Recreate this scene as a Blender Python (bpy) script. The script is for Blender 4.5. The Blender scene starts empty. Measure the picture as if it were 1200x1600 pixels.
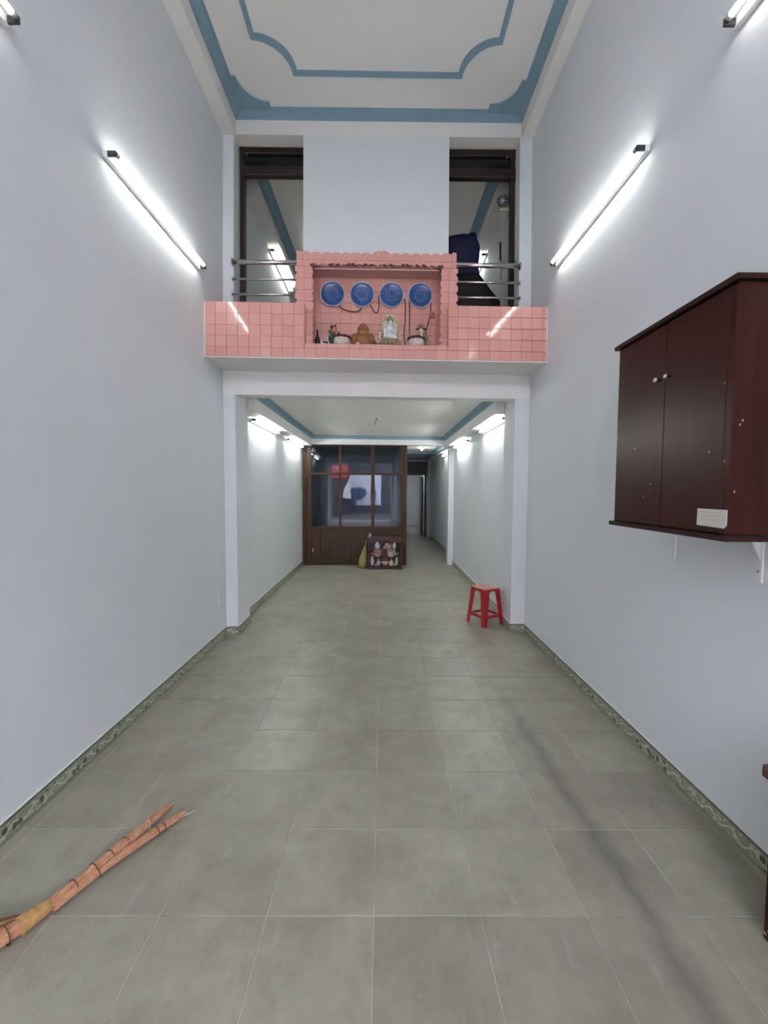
import bpy, math, random
from mathutils import Vector, Matrix
random.seed(7)
PI = math.pi
scene = bpy.context.scene
col = scene.collection

# ------------------------------------------------------------------ camera
cam_d = bpy.data.cameras.new('camera')
cam = bpy.data.objects.new('camera', cam_d); col.objects.link(cam)
FPX, PITCH, YAW, ROLL, CAMH = 648.8, 0.05325, 0.00367, 0.00527, 1.590
cam_d.sensor_fit = 'HORIZONTAL'; cam_d.sensor_width = 36.0
cam_d.lens = 36.0 * FPX / 1200.0
cam_d.clip_start = 0.05; cam_d.clip_end = 200
_f = Vector((math.sin(YAW)*math.cos(PITCH), math.cos(YAW)*math.cos(PITCH), -math.sin(PITCH)))
_r = Vector((math.cos(YAW), -math.sin(YAW), 0)); _u = _r.cross(_f)
_r2 = math.cos(ROLL)*_r + math.sin(ROLL)*_u; _u2 = -math.sin(ROLL)*_r + math.cos(ROLL)*_u
M = Matrix((_r2, _u2, -_f)).transposed().to_4x4(); M.translation = Vector((0, 0, CAMH))
cam.matrix_world = M
scene.camera = cam

# ------------------------------------------------------------------ world, exposure
SKY = 28.0           # overcast daylight that enters by the open front
TUBE = 20.0         # fluorescent tubes in the hall
TUBE_BACK = 66.0    # back room tubes, set stronger to brighten the depth
w = bpy.data.worlds.new('overcast_sky'); scene.world = w; w.use_nodes = True
bg = w.node_tree.nodes['Background']
bg.inputs[0].default_value = (0.935, 0.93, 1.05, 1); bg.inputs[1].default_value = SKY
scene.view_settings.view_transform = 'Standard'
scene.view_settings.look = 'None'
scene.view_settings.exposure = 0.20
scene.view_settings.gamma = 1.0
scene.view_settings.use_curve_mapping = False
scene.cycles.max_bounces = 7; scene.cycles.diffuse_bounces = 4; scene.cycles.glossy_bounces = 3
scene.cycles.adaptive_threshold = 0.045
scene.cycles.transparent_max_bounces = 10
scene.cycles.sample_clamp_indirect = 12.0

# ------------------------------------------------------------------ geometry helpers
K = 0.04                                   # the cross walls stand slightly out of square
def warp(x, y, z, s):
    if s: y += K*x
    if z > 2.7:                            # upper storey leans in and rises a little to the right
        x *= 1 - 0.009*(z-2.7); z += 0.0115*(z-2.7)*x
    return (x, y, z)

class MB:
    def __init__(self): self.v, self.f, self.sm = [], [], []
    def add(self, vs, fs, smooth=False):
        o = len(self.v); self.v += [tuple(p) for p in vs]
        self.f += [tuple(i+o for i in q) for q in fs]; self.sm += [smooth]*len(fs); return self
    def box(self, x0, x1, y0, y1, z0, z1, c=0.0):
        if c <= 0:
            vs = [(x0,y0,z0),(x1,y0,z0),(x1,y1,z0),(x0,y1,z0),(x0,y0,z1),(x1,y0,z1),(x1,y1,z1),(x0,y1,z1)]
            fs = [(0,3,2,1),(4,5,6,7),(0,1,5,4),(1,2,6,5),(2,3,7,6),(3,0,4,7)]
            return self.add(vs, fs)
        # chamfered box
        vs, idx = [], {}
        xs, ys, zs = (x0,x1), (y0,y1), (z0,z1)
        for i in (0,1):
            for j in (0,1):
                for k in (0,1):
                    sx, sy, sz = (c if i==0 else -c), (c if j==0 else -c), (c if k==0 else -c)
                    for a in range(3):
                        p = [xs[i], ys[j], zs[k]]
                        if a != 0: p[0] += sx
                        if a != 1: p[1] += sy
                        if a != 2: p[2] += sz
                        idx[i,j,k,a] = len(vs); vs.append(tuple(p))
        g = lambda *q: tuple(idx[t] for t in q)
        fs = []
        for i in (0,1):
            q = g((i,0,0,0),(i,1,0,0),(i,1,1,0),(i,0,1,0)); fs.append(q if i else q[::-1])
            q = g((0,i,0,1),(1,i,0,1),(1,i,1,1),(0,i,1,1)); fs.append(q[::-1] if i else q)
            q = g((0,0,i,2),(1,0,i,2),(1,1,i,2),(0,1,i,2)); fs.append(q if i else q[::-1])
        for a in (0,1):
            for b in (0,1):
                q = g((0,a,b,1),(1,a,b,1),(1,a,b,2),(0,a,b,2)); fs.append(q if (a==b) else q[::-1])
                q = g((a,0,b,2),(a,1,b,2),(a,1,b,0),(a,0,b,0)); fs.append(q if (a==b) else q[::-1])
                q = g((a,b,0,0),(a,b,1,0),(a,b,1,1),(a,b,0,1)); fs.append(q if (a==b) else q[::-1])
                for k in (0,1):
                    q = g((a,b,k,0),(a,b,k,1),(a,b,k,2)); fs.append(q if ((a+b+k)%2==1) else q[::-1])
        return self.add(vs, fs)
    def prism(self, pts, a0, a1, axis='y'):
        """extrude 2-D polygon; axis y: pts=(x,z); axis z: pts=(x,y); axis x: pts=(y,z)"""
        n = len(pts)
        def p3(p, a):
            return (p[0],a,p[1]) if axis=='y' else ((p[0],p[1],a) if axis=='z' else (a,p[0],p[1]))
        vs = [p3(p,a0) for p in pts] + [p3(p,a1) for p in pts]
        fs = [tuple(range(n)), tuple(range(2*n-1, n-1, -1))]
        fs += [(i, i+n, (i+1)%n+n, (i+1)%n) for i in range(n)]
        return self.add(vs, fs)
    def tube(self, path, r, n=8, cap=True, smooth=True):
        path = [Vector(p) for p in path]; m = len(path)
        rs = r if isinstance(r, (list,tuple)) else [r]*m
        vs, fs = [], []
        t0 = (path[1]-path[0]).normalized()
        u = t0.orthogonal().normalized()
        for i, p in enumerate(path):
            t = (path[min(i+1,m-1)]-path[max(i-1,0)]).normalized()
            u = (u - t*u.dot(t)); u = u.normalized() if u.length > 1e-6 else t.orthogonal().normalized()
            b = t.cross(u)
            for k in range(n):
                a = 2*PI*k/n
                vs.append(p + (u*math.cos(a)+b*math.sin(a))*rs[i])
        for i in range(m-1):
            for k in range(n):
                fs.append((i*n+k, i*n+(k+1)%n, (i+1)*n+(k+1)%n, (i+1)*n+k))
        self.add(vs, fs, smooth)
        if cap:
            o = len(self.v)-len(vs)
            self.f += [tuple(o+k for k in range(n-1,-1,-1)), tuple(o+(m-1)*n+k for k in range(n))]
            self.sm += [False, False]
        return self
    def lathe(self, prof, c, n=16, axis='z', smooth=True, caps=True):
        vs, fs = [], []; m = len(prof)
        for r, h in prof:
            for k in range(n):
                a = 2*PI*k/n; q = (r*math.cos(a), r*math.sin(a))
                vs.append((c[0]+q[0], c[1]+q[1], c[2]+h) if axis=='z' else
                          ((c[0]+q[0], c[1]-h, c[2]+q[1]) if axis=='y' else (c[0]+h, c[1]+q[0], c[2]+q[1])))
        for i in range(m-1):
            for k in range(n):
                fs.append((i*n+k, i*n+(k+1)%n, (i+1)*n+(k+1)%n, (i+1)*n+k))
        self.add(vs, fs, smooth)
        o = len(self.v)-len(vs)
        if not caps: return self
        if prof[0][0] > 1e-5: self.f.append(tuple(o+k for k in range(n-1,-1,-1))); self.sm.append(False)
        if prof[-1][0] > 1e-5: self.f.append(tuple(o+(m-1)*n+k for k in range(n))); self.sm.append(False)
        return self
    def ell(self, c, r, n=12, m=8):
        prof = [(max(1e-6, math.sin(PI*i/m)), -math.cos(PI*i/m)) for i in range(m+1)]
        vs, fs = [], []
        for q, h in prof:
            for k in range(n):
                a = 2*PI*k/n
                vs.append((c[0]+r[0]*q*math.cos(a), c[1]+r[1]*q*math.sin(a), c[2]+r[2]*h))
        for i in range(m):
            for k in range(n):
                fs.append((i*n+k, i*n+(k+1)%n, (i+1)*n+(k+1)%n, (i+1)*n+k))
        return self.add(vs, fs, True)
    def build(self, name, mat, parent=None, s=False, origin=None, raw=False, smooth=None):
        vs = self.v if raw else [warp(x,y,z,s) for x,y,z in self.v]
        off = Vector((0,0,0)); p = parent
        while p is not None: off += p.location; p = p.parent
        org = Vector(origin) if origin is not None else Vector((0,0,0))
        if origin is not None and not raw: org = Vector(warp(*origin, s))
        me = bpy.data.meshes.new(name)
        me.from_pydata([tuple(Vector(q)-off-(org if parent is None else Vector((0,0,0)))) for q in vs], [], self.f)
        me.validate(); me.update()
        if len(me.polygons) == len(self.sm):
            me.polygons.foreach_set('use_smooth', [bool(q) if smooth is None else smooth for q in self.sm])
        me.materials.append(mat)
        o = bpy.data.objects.new(name, me); col.objects.link(o)
        if parent is not None: o.parent = parent
        else: o.location = org
        return o

def tag(o, label=None, cat=None, group=None, kind=None):
    if label: o['label'] = label
    if cat: o['category'] = cat
    if group: o['group'] = group
    if kind: o['kind'] = kind
    return o
def thing(name, label, cat, loc, s=False, group=None):
    o = bpy.data.objects.new(name, None); col.objects.link(o)
    o.location = warp(*loc, s); o.empty_display_size = 0.1
    return tag(o, label, cat, group)
def remesh(o, vox):
    m = o.modifiers.new('merge', 'REMESH'); m.mode = 'VOXEL'; m.voxel_size = vox; m.use_smooth_shade = True
    return o

# ------------------------------------------------------------------ material helpers
class NT:
    def __init__(self, name):
        self.m = bpy.data.materials.new(name); self.m.use_nodes = True
        self.t = self.m.node_tree; self.b = self.t.nodes['Principled BSDF']
    def n(self, typ, **kw):
        x = self.t.nodes.new(typ)
        for k, v in kw.items(): setattr(x, k, v)
        return x
    def l(self, a, b): self.t.links.new(a, b)
    def math(self, op, a, b=None, c=None):
        x = self.n('ShaderNodeMath', operation=op)
        for i, q in enumerate((a, b, c)):
            if q is None: continue
            if isinstance(q, (int, float)): x.inputs[i].default_value = q
            else: self.l(q, x.inputs[i])
        return x.outputs[0]
    def pos(self):
        g = self.n('ShaderNodeNewGeometry'); return g.outputs['Position']
    def sep(self, v):
        x = self.n('ShaderNodeSeparateXYZ'); self.l(v, x.inputs[0]); return x.outputs
    def noise(self, scale, detail=4, rough=0.55, vec=None, stretch=None):
        vec = vec or self.pos()
        if stretch:
            mp = self.n('ShaderNodeVectorMath', operation='MULTIPLY'); self.l(vec, mp.inputs[0]); mp.inputs[1].default_value = stretch; vec = mp.outputs[0]
        x = self.n('ShaderNodeTexNoise'); x.inputs['Scale'].default_value = scale
        x.inputs['Detail'].default_value = detail; x.inputs['Roughness'].default_value = rough
        self.l(vec, x.inputs['Vector']); return x.outputs['Fac']
    def ramp(self, fac, stops):
        r = self.n('ShaderNodeValToRGB'); e = r.color_ramp.elements
        while len(e) < len(stops): e.new(0.5)
        for q, (p, c) in zip(e, stops): q.position = p; q.color = (*c, 1) if len(c)==3 else c
        self.l(fac, r.inputs[0]); return r.outputs[0]
    def mix(self, fac, a, b, mode='MIX'):
        x = self.n('ShaderNodeMix', data_type='RGBA', blend_type=mode)
        for i, q in ((0, fac), (6, a), (7, b)):
            if isinstance(q, (int, float)): x.inputs[i].default_value = q
            elif isinstance(q, tuple): x.inputs[i].default_value = (*q, 1)
            else: self.l(q, x.inputs[i])
        return x.outputs[2]
    def bump(self, h, strength, dist=0.01):
        x = self.n('ShaderNodeBump'); x.inputs['Strength'].default_value = strength; x.inputs['Distance'].default_value = dist
        self.l(h, x.inputs['Height']); self.l(x.outputs[0], self.b.inputs['Normal'])
    def base(self, c):
        if isinstance(c, tuple): self.b.inputs['Base Color'].default_value = (*c, 1)
        else: self.l(c, self.b.inputs['Base Color'])
    def set(self, rough=None, metal=None, spec=None, coat=None):
        if rough is not None:
            if isinstance(rough, (int, float)): self.b.inputs['Roughness'].default_value = rough
            else: self.l(rough, self.b.inputs['Roughness'])
        if metal is not None: self.b.inputs['Metallic'].default_value = metal
        if spec is not None: self.b.inputs['Specular IOR Level'].default_value = spec
        if coat is not None: self.b.inputs['Coat Weight'].default_value = coat; self.b.inputs['Coat Roughness'].default_value = 0.08
        return self

def soft(name, c, var=0.06, scale=6, rough=0.55, bump=0.0, metal=0.0, spec=None, coat=None, bscale=60):
    """plain colour with faint procedural mottling"""
    k = NT(name); f = k.noise(scale)
    lo = tuple(max(0, q*(1-var)) for q in c); hi = tuple(min(1, q*(1+var)) for q in c)
    k.base(k.ramp(f, [(0.3, lo), (0.7, hi)])); k.set(rough, metal, spec, coat)
    if bump: k.bump(k.noise(bscale, 3), bump, 0.003)
    return k.m

def wood(name, c0, c1, axis, rough=0.35, fine=1.0, spec=0.5):
    k = NT(name)
    st = {'z': (22, 22, 0.9), 'x': (0.9, 22, 22), 'y': (22, 0.9, 22)}[axis]
    f = k.noise(1.6*fine, 6, 0.6, stretch=st); g = k.noise(2.2, 3)
    c = k.ramp(f, [(0.3, c0), (0.7, c1)])
    c = k.mix(k.math('MULTIPLY', g, 0.35), c, c0)
    k.base(c); k.set(rough, spec=spec); k.bump(f, 0.08, 0.002)
    return k.m

MAT = {}
WALLC = (0.735, 0.760, 0.785)
MAT['wall'] = soft('wall_paint', WALLC, 0.025, 1.5, 0.6, 0.05, spec=0.25, bscale=90)
MAT['ceil'] = soft('ceiling_paint', (0.80, 0.785, 0.76), 0.025, 2, 0.7, 0.03, spec=0.2)
MAT['blue'] = soft('blue_moulding_paint', (0.200, 0.325, 0.395), 0.06, 5, 0.5, 0.03)
MAT['plaster'] = soft('beam_paint', (0.82, 0.80, 0.77), 0.03, 3, 0.65, 0.04, spec=0.25)
MAT['grout'] = soft('floor_grout', (0.46, 0.45, 0.41), 0.45, 2.6, 0.8)
MAT['pgrout'] = soft('tile_grout', (0.33, 0.13, 0.11), 0.12, 20, 0.8)
MAT['metal'] = soft('stainless_steel', (0.62, 0.60, 0.57), 0.04, 8, 0.25, metal=1.0)
MAT['white'] = soft('white_enamel', (0.78, 0.78, 0.76), 0.03, 10, 0.4)
MAT['dark'] = soft('dark_plastic', (0.03, 0.03, 0.035), 0.1, 30, 0.45)
MAT['doorwood'] = wood('dark_door_wood', (0.012, 0.006, 0.005), (0.03, 0.014, 0.010), 'z', 0.35)
MAT['mahog'] = wood('mahogany_veneer', (0.028, 0.0075, 0.0055), (0.056, 0.0150, 0.0105), 'z', 0.30, 1.0, 0.16)
MAT['mahog_edge'] = wood('mahogany_edge', (0.020, 0.007, 0.006), (0.034, 0.012, 0.010), 'y', 0.4, 1.0, 0.18)
MAT['brownwood'] = wood('brown_frame_wood', (0.032, 0.0135, 0.0045), (0.085, 0.038, 0.013), 'z', 0.4, 1.0, 0.25)
MAT['panelwood'] = wood('brown_panel_wood', (0.030, 0.0145, 0.0065), (0.060, 0.029, 0.013), 'z', 0.35, 0.6, 0.25)
MAT['redplastic'] = soft('red_plastic', (0.36, 0.012, 0.022), 0.05, 12, 0.35)
MAT['redseat'] = soft('worn_red_plastic', (0.45, 0.22, 0.18), 0.25, 25, 0.5)

# floor tile: grey ceramic, per-tile tone, mottling, a dirt trail on the right
k = NT('floor_tile'); P = k.pos(); X, Y, Z = k.sep(P)
oi = k.n('ShaderNodeObjectInfo')
f1 = k.noise(5.0, 6, 0.65); f2 = k.noise(38.0, 4, 0.6); f3 = k.noise(1.1, 3)
c = k.ramp(f1, [(0.25, (0.225, 0.215, 0.165)), (0.75, (0.325, 0.310, 0.240))])
c = k.mix(k.math('MULTIPLY', f2, 0.30), c, (0.37, 0.355, 0.31))
ty = k.ramp(oi.outputs['Random'], [(0.0, (0.89, 0.88, 0.89)), (0.5, (0.97, 0.97, 0.96)), (1.0, (1.05, 1.06, 1.04))])
c = k.mix(1.0, c, ty, 'MULTIPLY')
mo = k.noise(3.2, 7, 0.72)
c = k.mix(1.0, c, k.ramp(mo, [(0.30, (0.80, 0.79, 0.77)), (0.52, (1.0, 1.0, 1.0)), (0.74, (1.12, 1.12, 1.11))]), 'MULTIPLY')
sc_ = k.noise(6.0, 5, 0.7, stretch=(3.0, 0.8, 1.0))
c = k.mix(k.math('MULTIPLY', k.math('MAXIMUM', k.math('SUBTRACT', sc_, 0.56), 0.0), 1.6), c, (0.42, 0.41, 0.37))
bl = k.noise(11.0, 3, 0.5)
c = k.mix(k.math('MULTIPLY', k.math('MAXIMUM', k.math('SUBTRACT', bl, 0.68), 0.0), 3.5), c, (0.12, 0.105, 0.085))
# brown scuffs
c = k.mix(k.math('MULTIPLY', k.math('SMOOTHSTEP', f3, 0.55, 0.75) if False else k.math('MAXIMUM', k.math('SUBTRACT', f3, 0.52), 0.0), 1.3), c, (0.20, 0.165, 0.125))
line = k.math('ADD', 0.94, k.math('MULTIPLY', k.math('SUBTRACT', 3.05, Y), 0.042))
wob = k.math('MULTIPLY', k.math('SUBTRACT', k.noise(3.5, 4), 0.5), 0.16)
dist = k.math('ABSOLUTE', k.math('SUBTRACT', k.math('ADD', X, wob), line))
near = k.math('MAXIMUM', k.math('SUBTRACT', 1.0, k.math('DIVIDE', dist, 0.075)), 0.0)
gy = k.n('ShaderNodeMapRange'); k.l(Y, gy.inputs[0]); gy.inputs[1].default_value = 3.5; gy.inputs[2].default_value = 2.6
gy.interpolation_type = 'SMOOTHSTEP'
stain = k.math('MULTIPLY', k.math('MULTIPLY', near, gy.outputs[0]), k.math('ADD', 0.25, k.noise(9.0, 5, 0.7)))
c = k.mix(k.math('MULTIPLY', stain, 0.72), c, (0.085, 0.077, 0.066))
# pale specks
sp = k.noise(70.0, 2, 0.5)
c = k.mix(k.math('MULTIPLY', k.math('MAXIMUM', k.math('SUBTRACT', sp, 0.70), 0.0), 3.0), c, (0.55, 0.54, 0.50))
k.base(c)
k.set(k.math('ADD', 0.285, k.math('MULTIPLY', k.noise(1.7, 4, 0.6), 0.16)), spec=0.5)
k.bump(f2, 0.05, 0.001)
MAT['tile'] = k.m

# corridor floor: same tiles too far off to build singly
k = NT('far_floor_tiles'); P = k.pos()
br = k.n('ShaderNodeTexBrick'); br.offset = 0.0
br.inputs['Color1'].default_value = (0.26, 0.25, 0.215, 1); br.inputs['Color2'].default_value = (0.29, 0.28, 0.24, 1)
br.inputs['Mortar'].default_value = (0.34, 0.33, 0.30, 1); br.inputs['Scale'].default_value = 1.0
br.inputs['Mortar Size'].default_value = 0.004; br.inputs['Brick Width'].default_value = 0.4; br.inputs['Row Height'].default_value = 0.4
va = k.n('ShaderNodeVectorMath', operation='ADD'); k.l(P, va.inputs[0]); va.inputs[1].default_value = (0.025, 0.131, 0)
k.l(va.outputs[0], br.inputs['Vector']); k.base(br.outputs['Color']); k.set(0.33)
MAT['fartile'] = k.m

# baseboard tile with a printed vine
k = NT('baseboard_vine_tile'); P = k.pos(); X, Y, Z = k.sep(P)
u = k.math('ADD', Y, X)
sn = k.math('SINE', k.math('MULTIPLY', u, 2*PI/0.12))
cen = k.math('ADD', 0.050, k.math('MULTIPLY', sn, 0.015))
dv = k.math('ABSOLUTE', k.math('SUBTRACT', Z, cen))
vine = k.math('LESS_THAN', dv, 0.0045)
comb = k.n('ShaderNodeCombineXYZ'); k.l(u, comb.inputs[0]); k.l(k.math('MULTIPLY', Z, 1.0), comb.inputs[1])
vo = k.n('ShaderNodeTexVoronoi'); vo.inputs['Scale'].default_value = 36.0; k.l(comb.outputs[0], vo.inputs['Vector'])
leaf = k.math('LESS_THAN', vo.outputs['Distance'], 0.36)
band = k.math('MULTIPLY', k.math('GREATER_THAN', Z, 0.020), k.math('LESS_THAN', Z, 0.080))
nz = k.noise(40, 3)
c = k.ramp(nz, [(0.3, (0.20, 0.22, 0.150)), (0.7, (0.30, 0.32, 0.225))])
c = k.mix(k.math('MULTIPLY', band, k.math('MULTIPLY', leaf, 0.85)), c, (0.48, 0.49, 0.38))
c = k.mix(k.math('MULTIPLY', band, vine), c, (0.52, 0.53, 0.43))
vo2 = k.n('ShaderNodeTexVoronoi'); vo2.inputs['Scale'].default_value = 19.0; k.l(comb.outputs[0], vo2.inputs['Vector'])
dk = k.math('MULTIPLY', band, k.math('LESS_THAN', vo2.outputs['Distance'], 0.27))
c = k.mix(k.math('MULTIPLY', dk, 0.9), c, (0.022, 0.038, 0.018))
edge = k.math('ADD', k.math('GREATER_THAN', Z, 0.090), k.math('COMPARE', Z, 0.0165, 0.002))
c = k.mix(k.math('MULTIPLY', edge, 0.8), c, (0.035, 0.042, 0.030))
k.base(c); k.set(0.3); MAT['skirt'] = k.m

# pink glazed wall tile
k = NT('pink_glazed_tile'); oi = k.n('ShaderNodeObjectInfo')
c = k.ramp(oi.outputs['Random'], [(0, (0.57, 0.265, 0.225)), (1, (0.63, 0.305, 0.26))])
c = k.mix(k.math('MULTIPLY', k.noise(14, 3), 0.3), c, (0.66, 0.36, 0.32)); k.base(c); k.set(0.07, spec=0.55)
k.bump(k.noise(7, 2), 0.03, 0.004)
MAT['pink'] = k.m
MAT['maroon'] = soft('dark_maroon', (0.10, 0.022, 0.016), 0.2, 30, 0.5)

def glow(name, c, s):
    k = NT(name); k.base(tuple(c)); k.b.inputs['Emission Color'].default_value = (*c, 1)
    k.b.inputs['Emission Strength'].default_value = s; return k.m
MAT['tube'] = glow('lit_fluorescent', (0.97, 1.0, 0.95), TUBE)
MAT['tube_dim'] = glow('dimmed_fluorescent', (1.0, 0.95, 0.90), TUBE*0.4)  # strength cut to keep the near upper walls darker
MAT['tube_lowered'] = glow('lowered_fluorescent', (1.0, 0.97, 0.92), TUBE*0.6)  # also weakened to balance the near walls
MAT['tube_back'] = glow('bright_fluorescent', (0.95, 1.0, 0.985), TUBE_BACK)

def glass(name, tint, dust, ior=1.55, rough=0.015, dustcol=(0.35,0.38,0.42), streak=True):
    k = NT(name); t = k.t; out = t.nodes['Material Output']
    tr = k.n('ShaderNodeBsdfTransparent'); tr.inputs[0].default_value = (*tint, 1)
    gl = k.n('ShaderNodeBsdfGlossy'); gl.inputs['Roughness'].default_value = rough
    df = k.n('ShaderNodeBsdfDiffuse')
    f = k.noise(3.0, 6, 0.7, stretch=(1.5, 1, 0.6))
    k.l(k.ramp(f, [(0.3, tuple(q*0.6 for q in dustcol)), (0.75, dustcol)]), df.inputs[0])
    fr = k.n('ShaderNodeFresnel'); fr.inputs[0].default_value = ior
    m1 = k.n('ShaderNodeMixShader'); k.l(k.math('MULTIPLY', f, dust*2.0), m1.inputs[0]); k.l(tr.outputs[0], m1.inputs[1]); k.l(df.outputs[0], m1.inputs[2])
    m2 = k.n('ShaderNodeMixShader'); k.l(k.math('MULTIPLY', fr.outputs[0], 0.8), m2.inputs[0]); k.l(m1.outputs[0], m2.inputs[1]); k.l(gl.outputs[0], m2.inputs[2])
    k.l(m2.outputs[0], out.inputs[0]); return k.m
MAT['glass'] = glass('partition_glass', (0.5, 0.58, 0.68), 0.010)
MAT['transom'] = glass('transom_glass', (0.035, 0.04, 0.04), 0.06, dustcol=(0.10, 0.13, 0.13))

# ================================================================== SETTING
def struct(mb, name, mat, s=False, label=None):
    o = mb.build(name, mat, None, s); o['kind'] = 'structure'
    if label: o['label'] = label
    return o
XL, XR = -1.69, 1.60
# ---- floor
b = MB(); b.box(XL-0.2, XR+0.2, -4.2, 8.66, -0.12, -0.0025)
floor = struct(b, 'floor', MAT['grout'], label='grey square ceramic tile floor with pale joints')
tm = MB().box(-0.1985, 0.1985, -0.1985, 0.1985, -0.010, 0.0, 0.0012)
tile0 = None
G0X, G0Y = -0.025, 1.469
xs = [XL+0.004] + [G0X+0.4*i for i in range(-4, 5) if XL+0.02 < G0X+0.4*i < XR-0.02] + [XR-0.004]
ys = [G0Y+0.4*j for j in range(-13, 19)]
shared = {}
for j in range(len(ys)-1):
    for i in range(len(xs)-1):
        a0, a1 = xs[i]+0.0016, xs[i+1]-0.0016
        key = round(a1-a0, 3)
        if key not in shared:
            h = (a1-a0)/2
            o = MB().box(-h, h, -0.1984, 0.1984, -0.010, 0.0, 0.0012).build('floor_tile', MAT['tile'], floor, raw=True)
            shared[key] = o.data
        else:
            o = bpy.data.objects.new('floor_tile', shared[key]); col.objects.link(o); o.parent = floor
        o.location = ((a0+a1)/2, ys[j]+0.2, random.uniform(-0.0004, 0.0003))
b = MB(); b.box(-1.9, XR+0.2, 8.66, 19.0, -0.12, 0.0)
struct(b, 'floor', MAT['fartile'], label='tiled floor of the corridor beyond the partition')

# ---- hall side walls (two storeys)
b = MB(); b.box(XL-0.2, XL, -4.2, 4.62, -0.1, 2.7).box(XL-0.2, XL, -4.2, 4.75, 2.7, 5.6)
wall_l = struct(b, 'wall_left', MAT['wall'], label='tall pale blue-grey wall on the left of the hall')
b = MB(); b.box(XR, XR+0.2, -4.2, 4.7, -0.1, 2.7).box(XR, XR+0.2, -4.2, 4.85, 2.7, 5.6)
wall_r = struct(b, 'wall_right', MAT['wall'], label='tall pale blue-grey wall on the right of the hall')
# ---- front wall behind the camera, with the open shop front
b = MB(); b.box(-1.9, -1.6, -4.2, -4.0, 0, 2.95).box(1.5, 1.8, -4.2, -4.0, 0, 2.95).box(-1.9, 1.8, -4.2, -4.0, 2.95, 4.42).box(-1.9, 1.8, -4.2, -4.0, 4.95, 5.6).box(-1.9, -1.45, -4.2, -4.0, 4.42, 4.95).box(1.38, 1.8, -4.2, -4.0, 4.42, 4.95)
struct(b, 'wall_front', MAT['wall'], label='street side wall with open shop front')
fill_win = bpy.data.objects.new('fill_window', None); col.objects.link(fill_win); fill_win.location = (-0.03, -4.1, 4.42); fill_win['kind'] = 'structure'; fill_win['label'] = 'unseen high window added above the shop front to light the upper hall'  # unseen window, added so sky light fills the upper hall
for xw in (-1.45, -0.52, 0.41, 1.34): MB().box(xw, xw+0.04, -4.13, -4.07, 4.42, 4.95).build('fill_window_bar', MAT['doorwood'], fill_win)
# ---- hall ceiling with side beams, blue cornice and moulding
ZS, ZF, ZC = 5.255, 5.40, 5.46
BL, BR = -1.556, 1.480
b = MB(); b.box(XL-0.2, XR+0.2, -4.2, 4.75, ZC, ZC+0.14)
ceil = struct(b, 'ceiling', MAT['ceil'], True, 'high white ceiling of the hall with blue mouldings')
b = MB(); b.box(XL-0.05, BL, -4.2, 4.6, ZS, ZC+0.02).build('side_beam', MAT['plaster'], ceil, True)
b = MB(); b.box(BR, XR+0.05, -4.2, 4.6, ZS, ZC+0.02).build('side_beam', MAT['plaster'], ceil, True)
b = MB(); b.box(BL-0.02, BR+0.02, -4.2, -3.8, ZS, ZC+0.02).build('end_beam', MAT['plaster'], ceil, True)
def cornice(x0, x1, y0, y1, z0, z1, w, name, mat, parent, s=True, sides=(1,1,1,1)):
    h = z1-z0
    prof = [(0, 0), (0, .10*h), (.10*w, .18*h), (.16*w, .42*h), (.34*w, .55*h), (.62*w, .70*h), (.80*w, .80*h), (.84*w, .93*h), (1.0*w, h), (1.0*w, h+0.004)]
    b = MB(); vs, fs = [], []
    for d, z in prof:
        vs += [(x0+d*sides[0], y0+d*sides[1], z0+z), (x1-d*sides[2], y0+d*sides[1], z0+z), (x1-d*sides[2], y1-d*sides[3], z0+z), (x0+d*sides[0], y1-d*sides[3], z0+z)]
    for i in range(len(prof)-1):
        for q in range(4):
            if not sides[(1,2,3,0)[q]]: continue
            fs.append((i*4+q, i*4+(q+1)%4, i*4+4+(q+1)%4, i*4+4+q))
    b.add(vs, fs); return b.build(name, mat, parent, s)
cornice(BL, BR, -3.8, 4.52, ZF, ZC, 0.095, 'cornice', MAT['blue'], ceil)
def arc(cx, cy, r, a0, a1, n=12): return [(cx+r*math.cos(a0+(a1-a0)*i/n), cy+r*math.sin(a0+(a1-a0)*i/n)) for i in range(n+1)]
xa, xb, yb = BL+0.085, BR-0.085, 4.52-0.095
for sx in (-1, 1):                       # scalloped corner fillets
    ax = xa if sx < 0 else xb
    def q(dx, dy): return (ax - sx*dx, yb - dy)
    pts = [q(-0.02, -0.02), q(-0.02, 0.31), q(0.05, 0.31)]
    pts += [q(0.30-0.25*math.cos(t), 0.31-0.25*math.sin(t)) for t in [PI/2*i/12 for i in range(13)]] + [q(0.30, -0.02)]
    if sx > 0: pts = pts[::-1]
    MB().prism(pts, ZC-0.020, ZC+0.002, 'z').build('corner_fillet', MAT['blue'], ceil, True)
def loop_pts(x0, x1, y0, y1, r):
    p = []
    p += arc(x0, y1, r, -PI/2, 0)         # back-left: (x0, y1-r) -> (x0+r, y1)
    p += arc(x1, y1, r, PI, 1.5*PI)
    p += arc(x1, y0, r, PI/2, PI)
    p += arc(x0, y0, r, 0, PI/2)
    return p
LX0, LX1, LY0, LY1 = -1.178, 1.058, -3.38, 4.10
o_ = loop_pts(LX0, LX1, LY0, LY1, 0.305); i_ = loop_pts(LX0+0.046, LX1-0.046, LY0+0.046, LY1-0.046, 0.305)
n = len(o_); b = MB()
vs = [(x,y,ZC) for x,y in o_] + [(x+(0.006 if x<0 else -.006),y,ZC-0.016) for x,y in o_] + [(x,y,ZC-0.012) for x,y in i_] + [(x,y,ZC) for x,y in i_]
fs = []
for r in range(3):
    for i in range(n): fs.append((r*n+i, r*n+(i+1)%n, (r+1)*n+(i+1)%n, (r+1)*n+i))
b.add(vs, fs).build('moulding', MAT['blue'], ceil, True)

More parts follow.
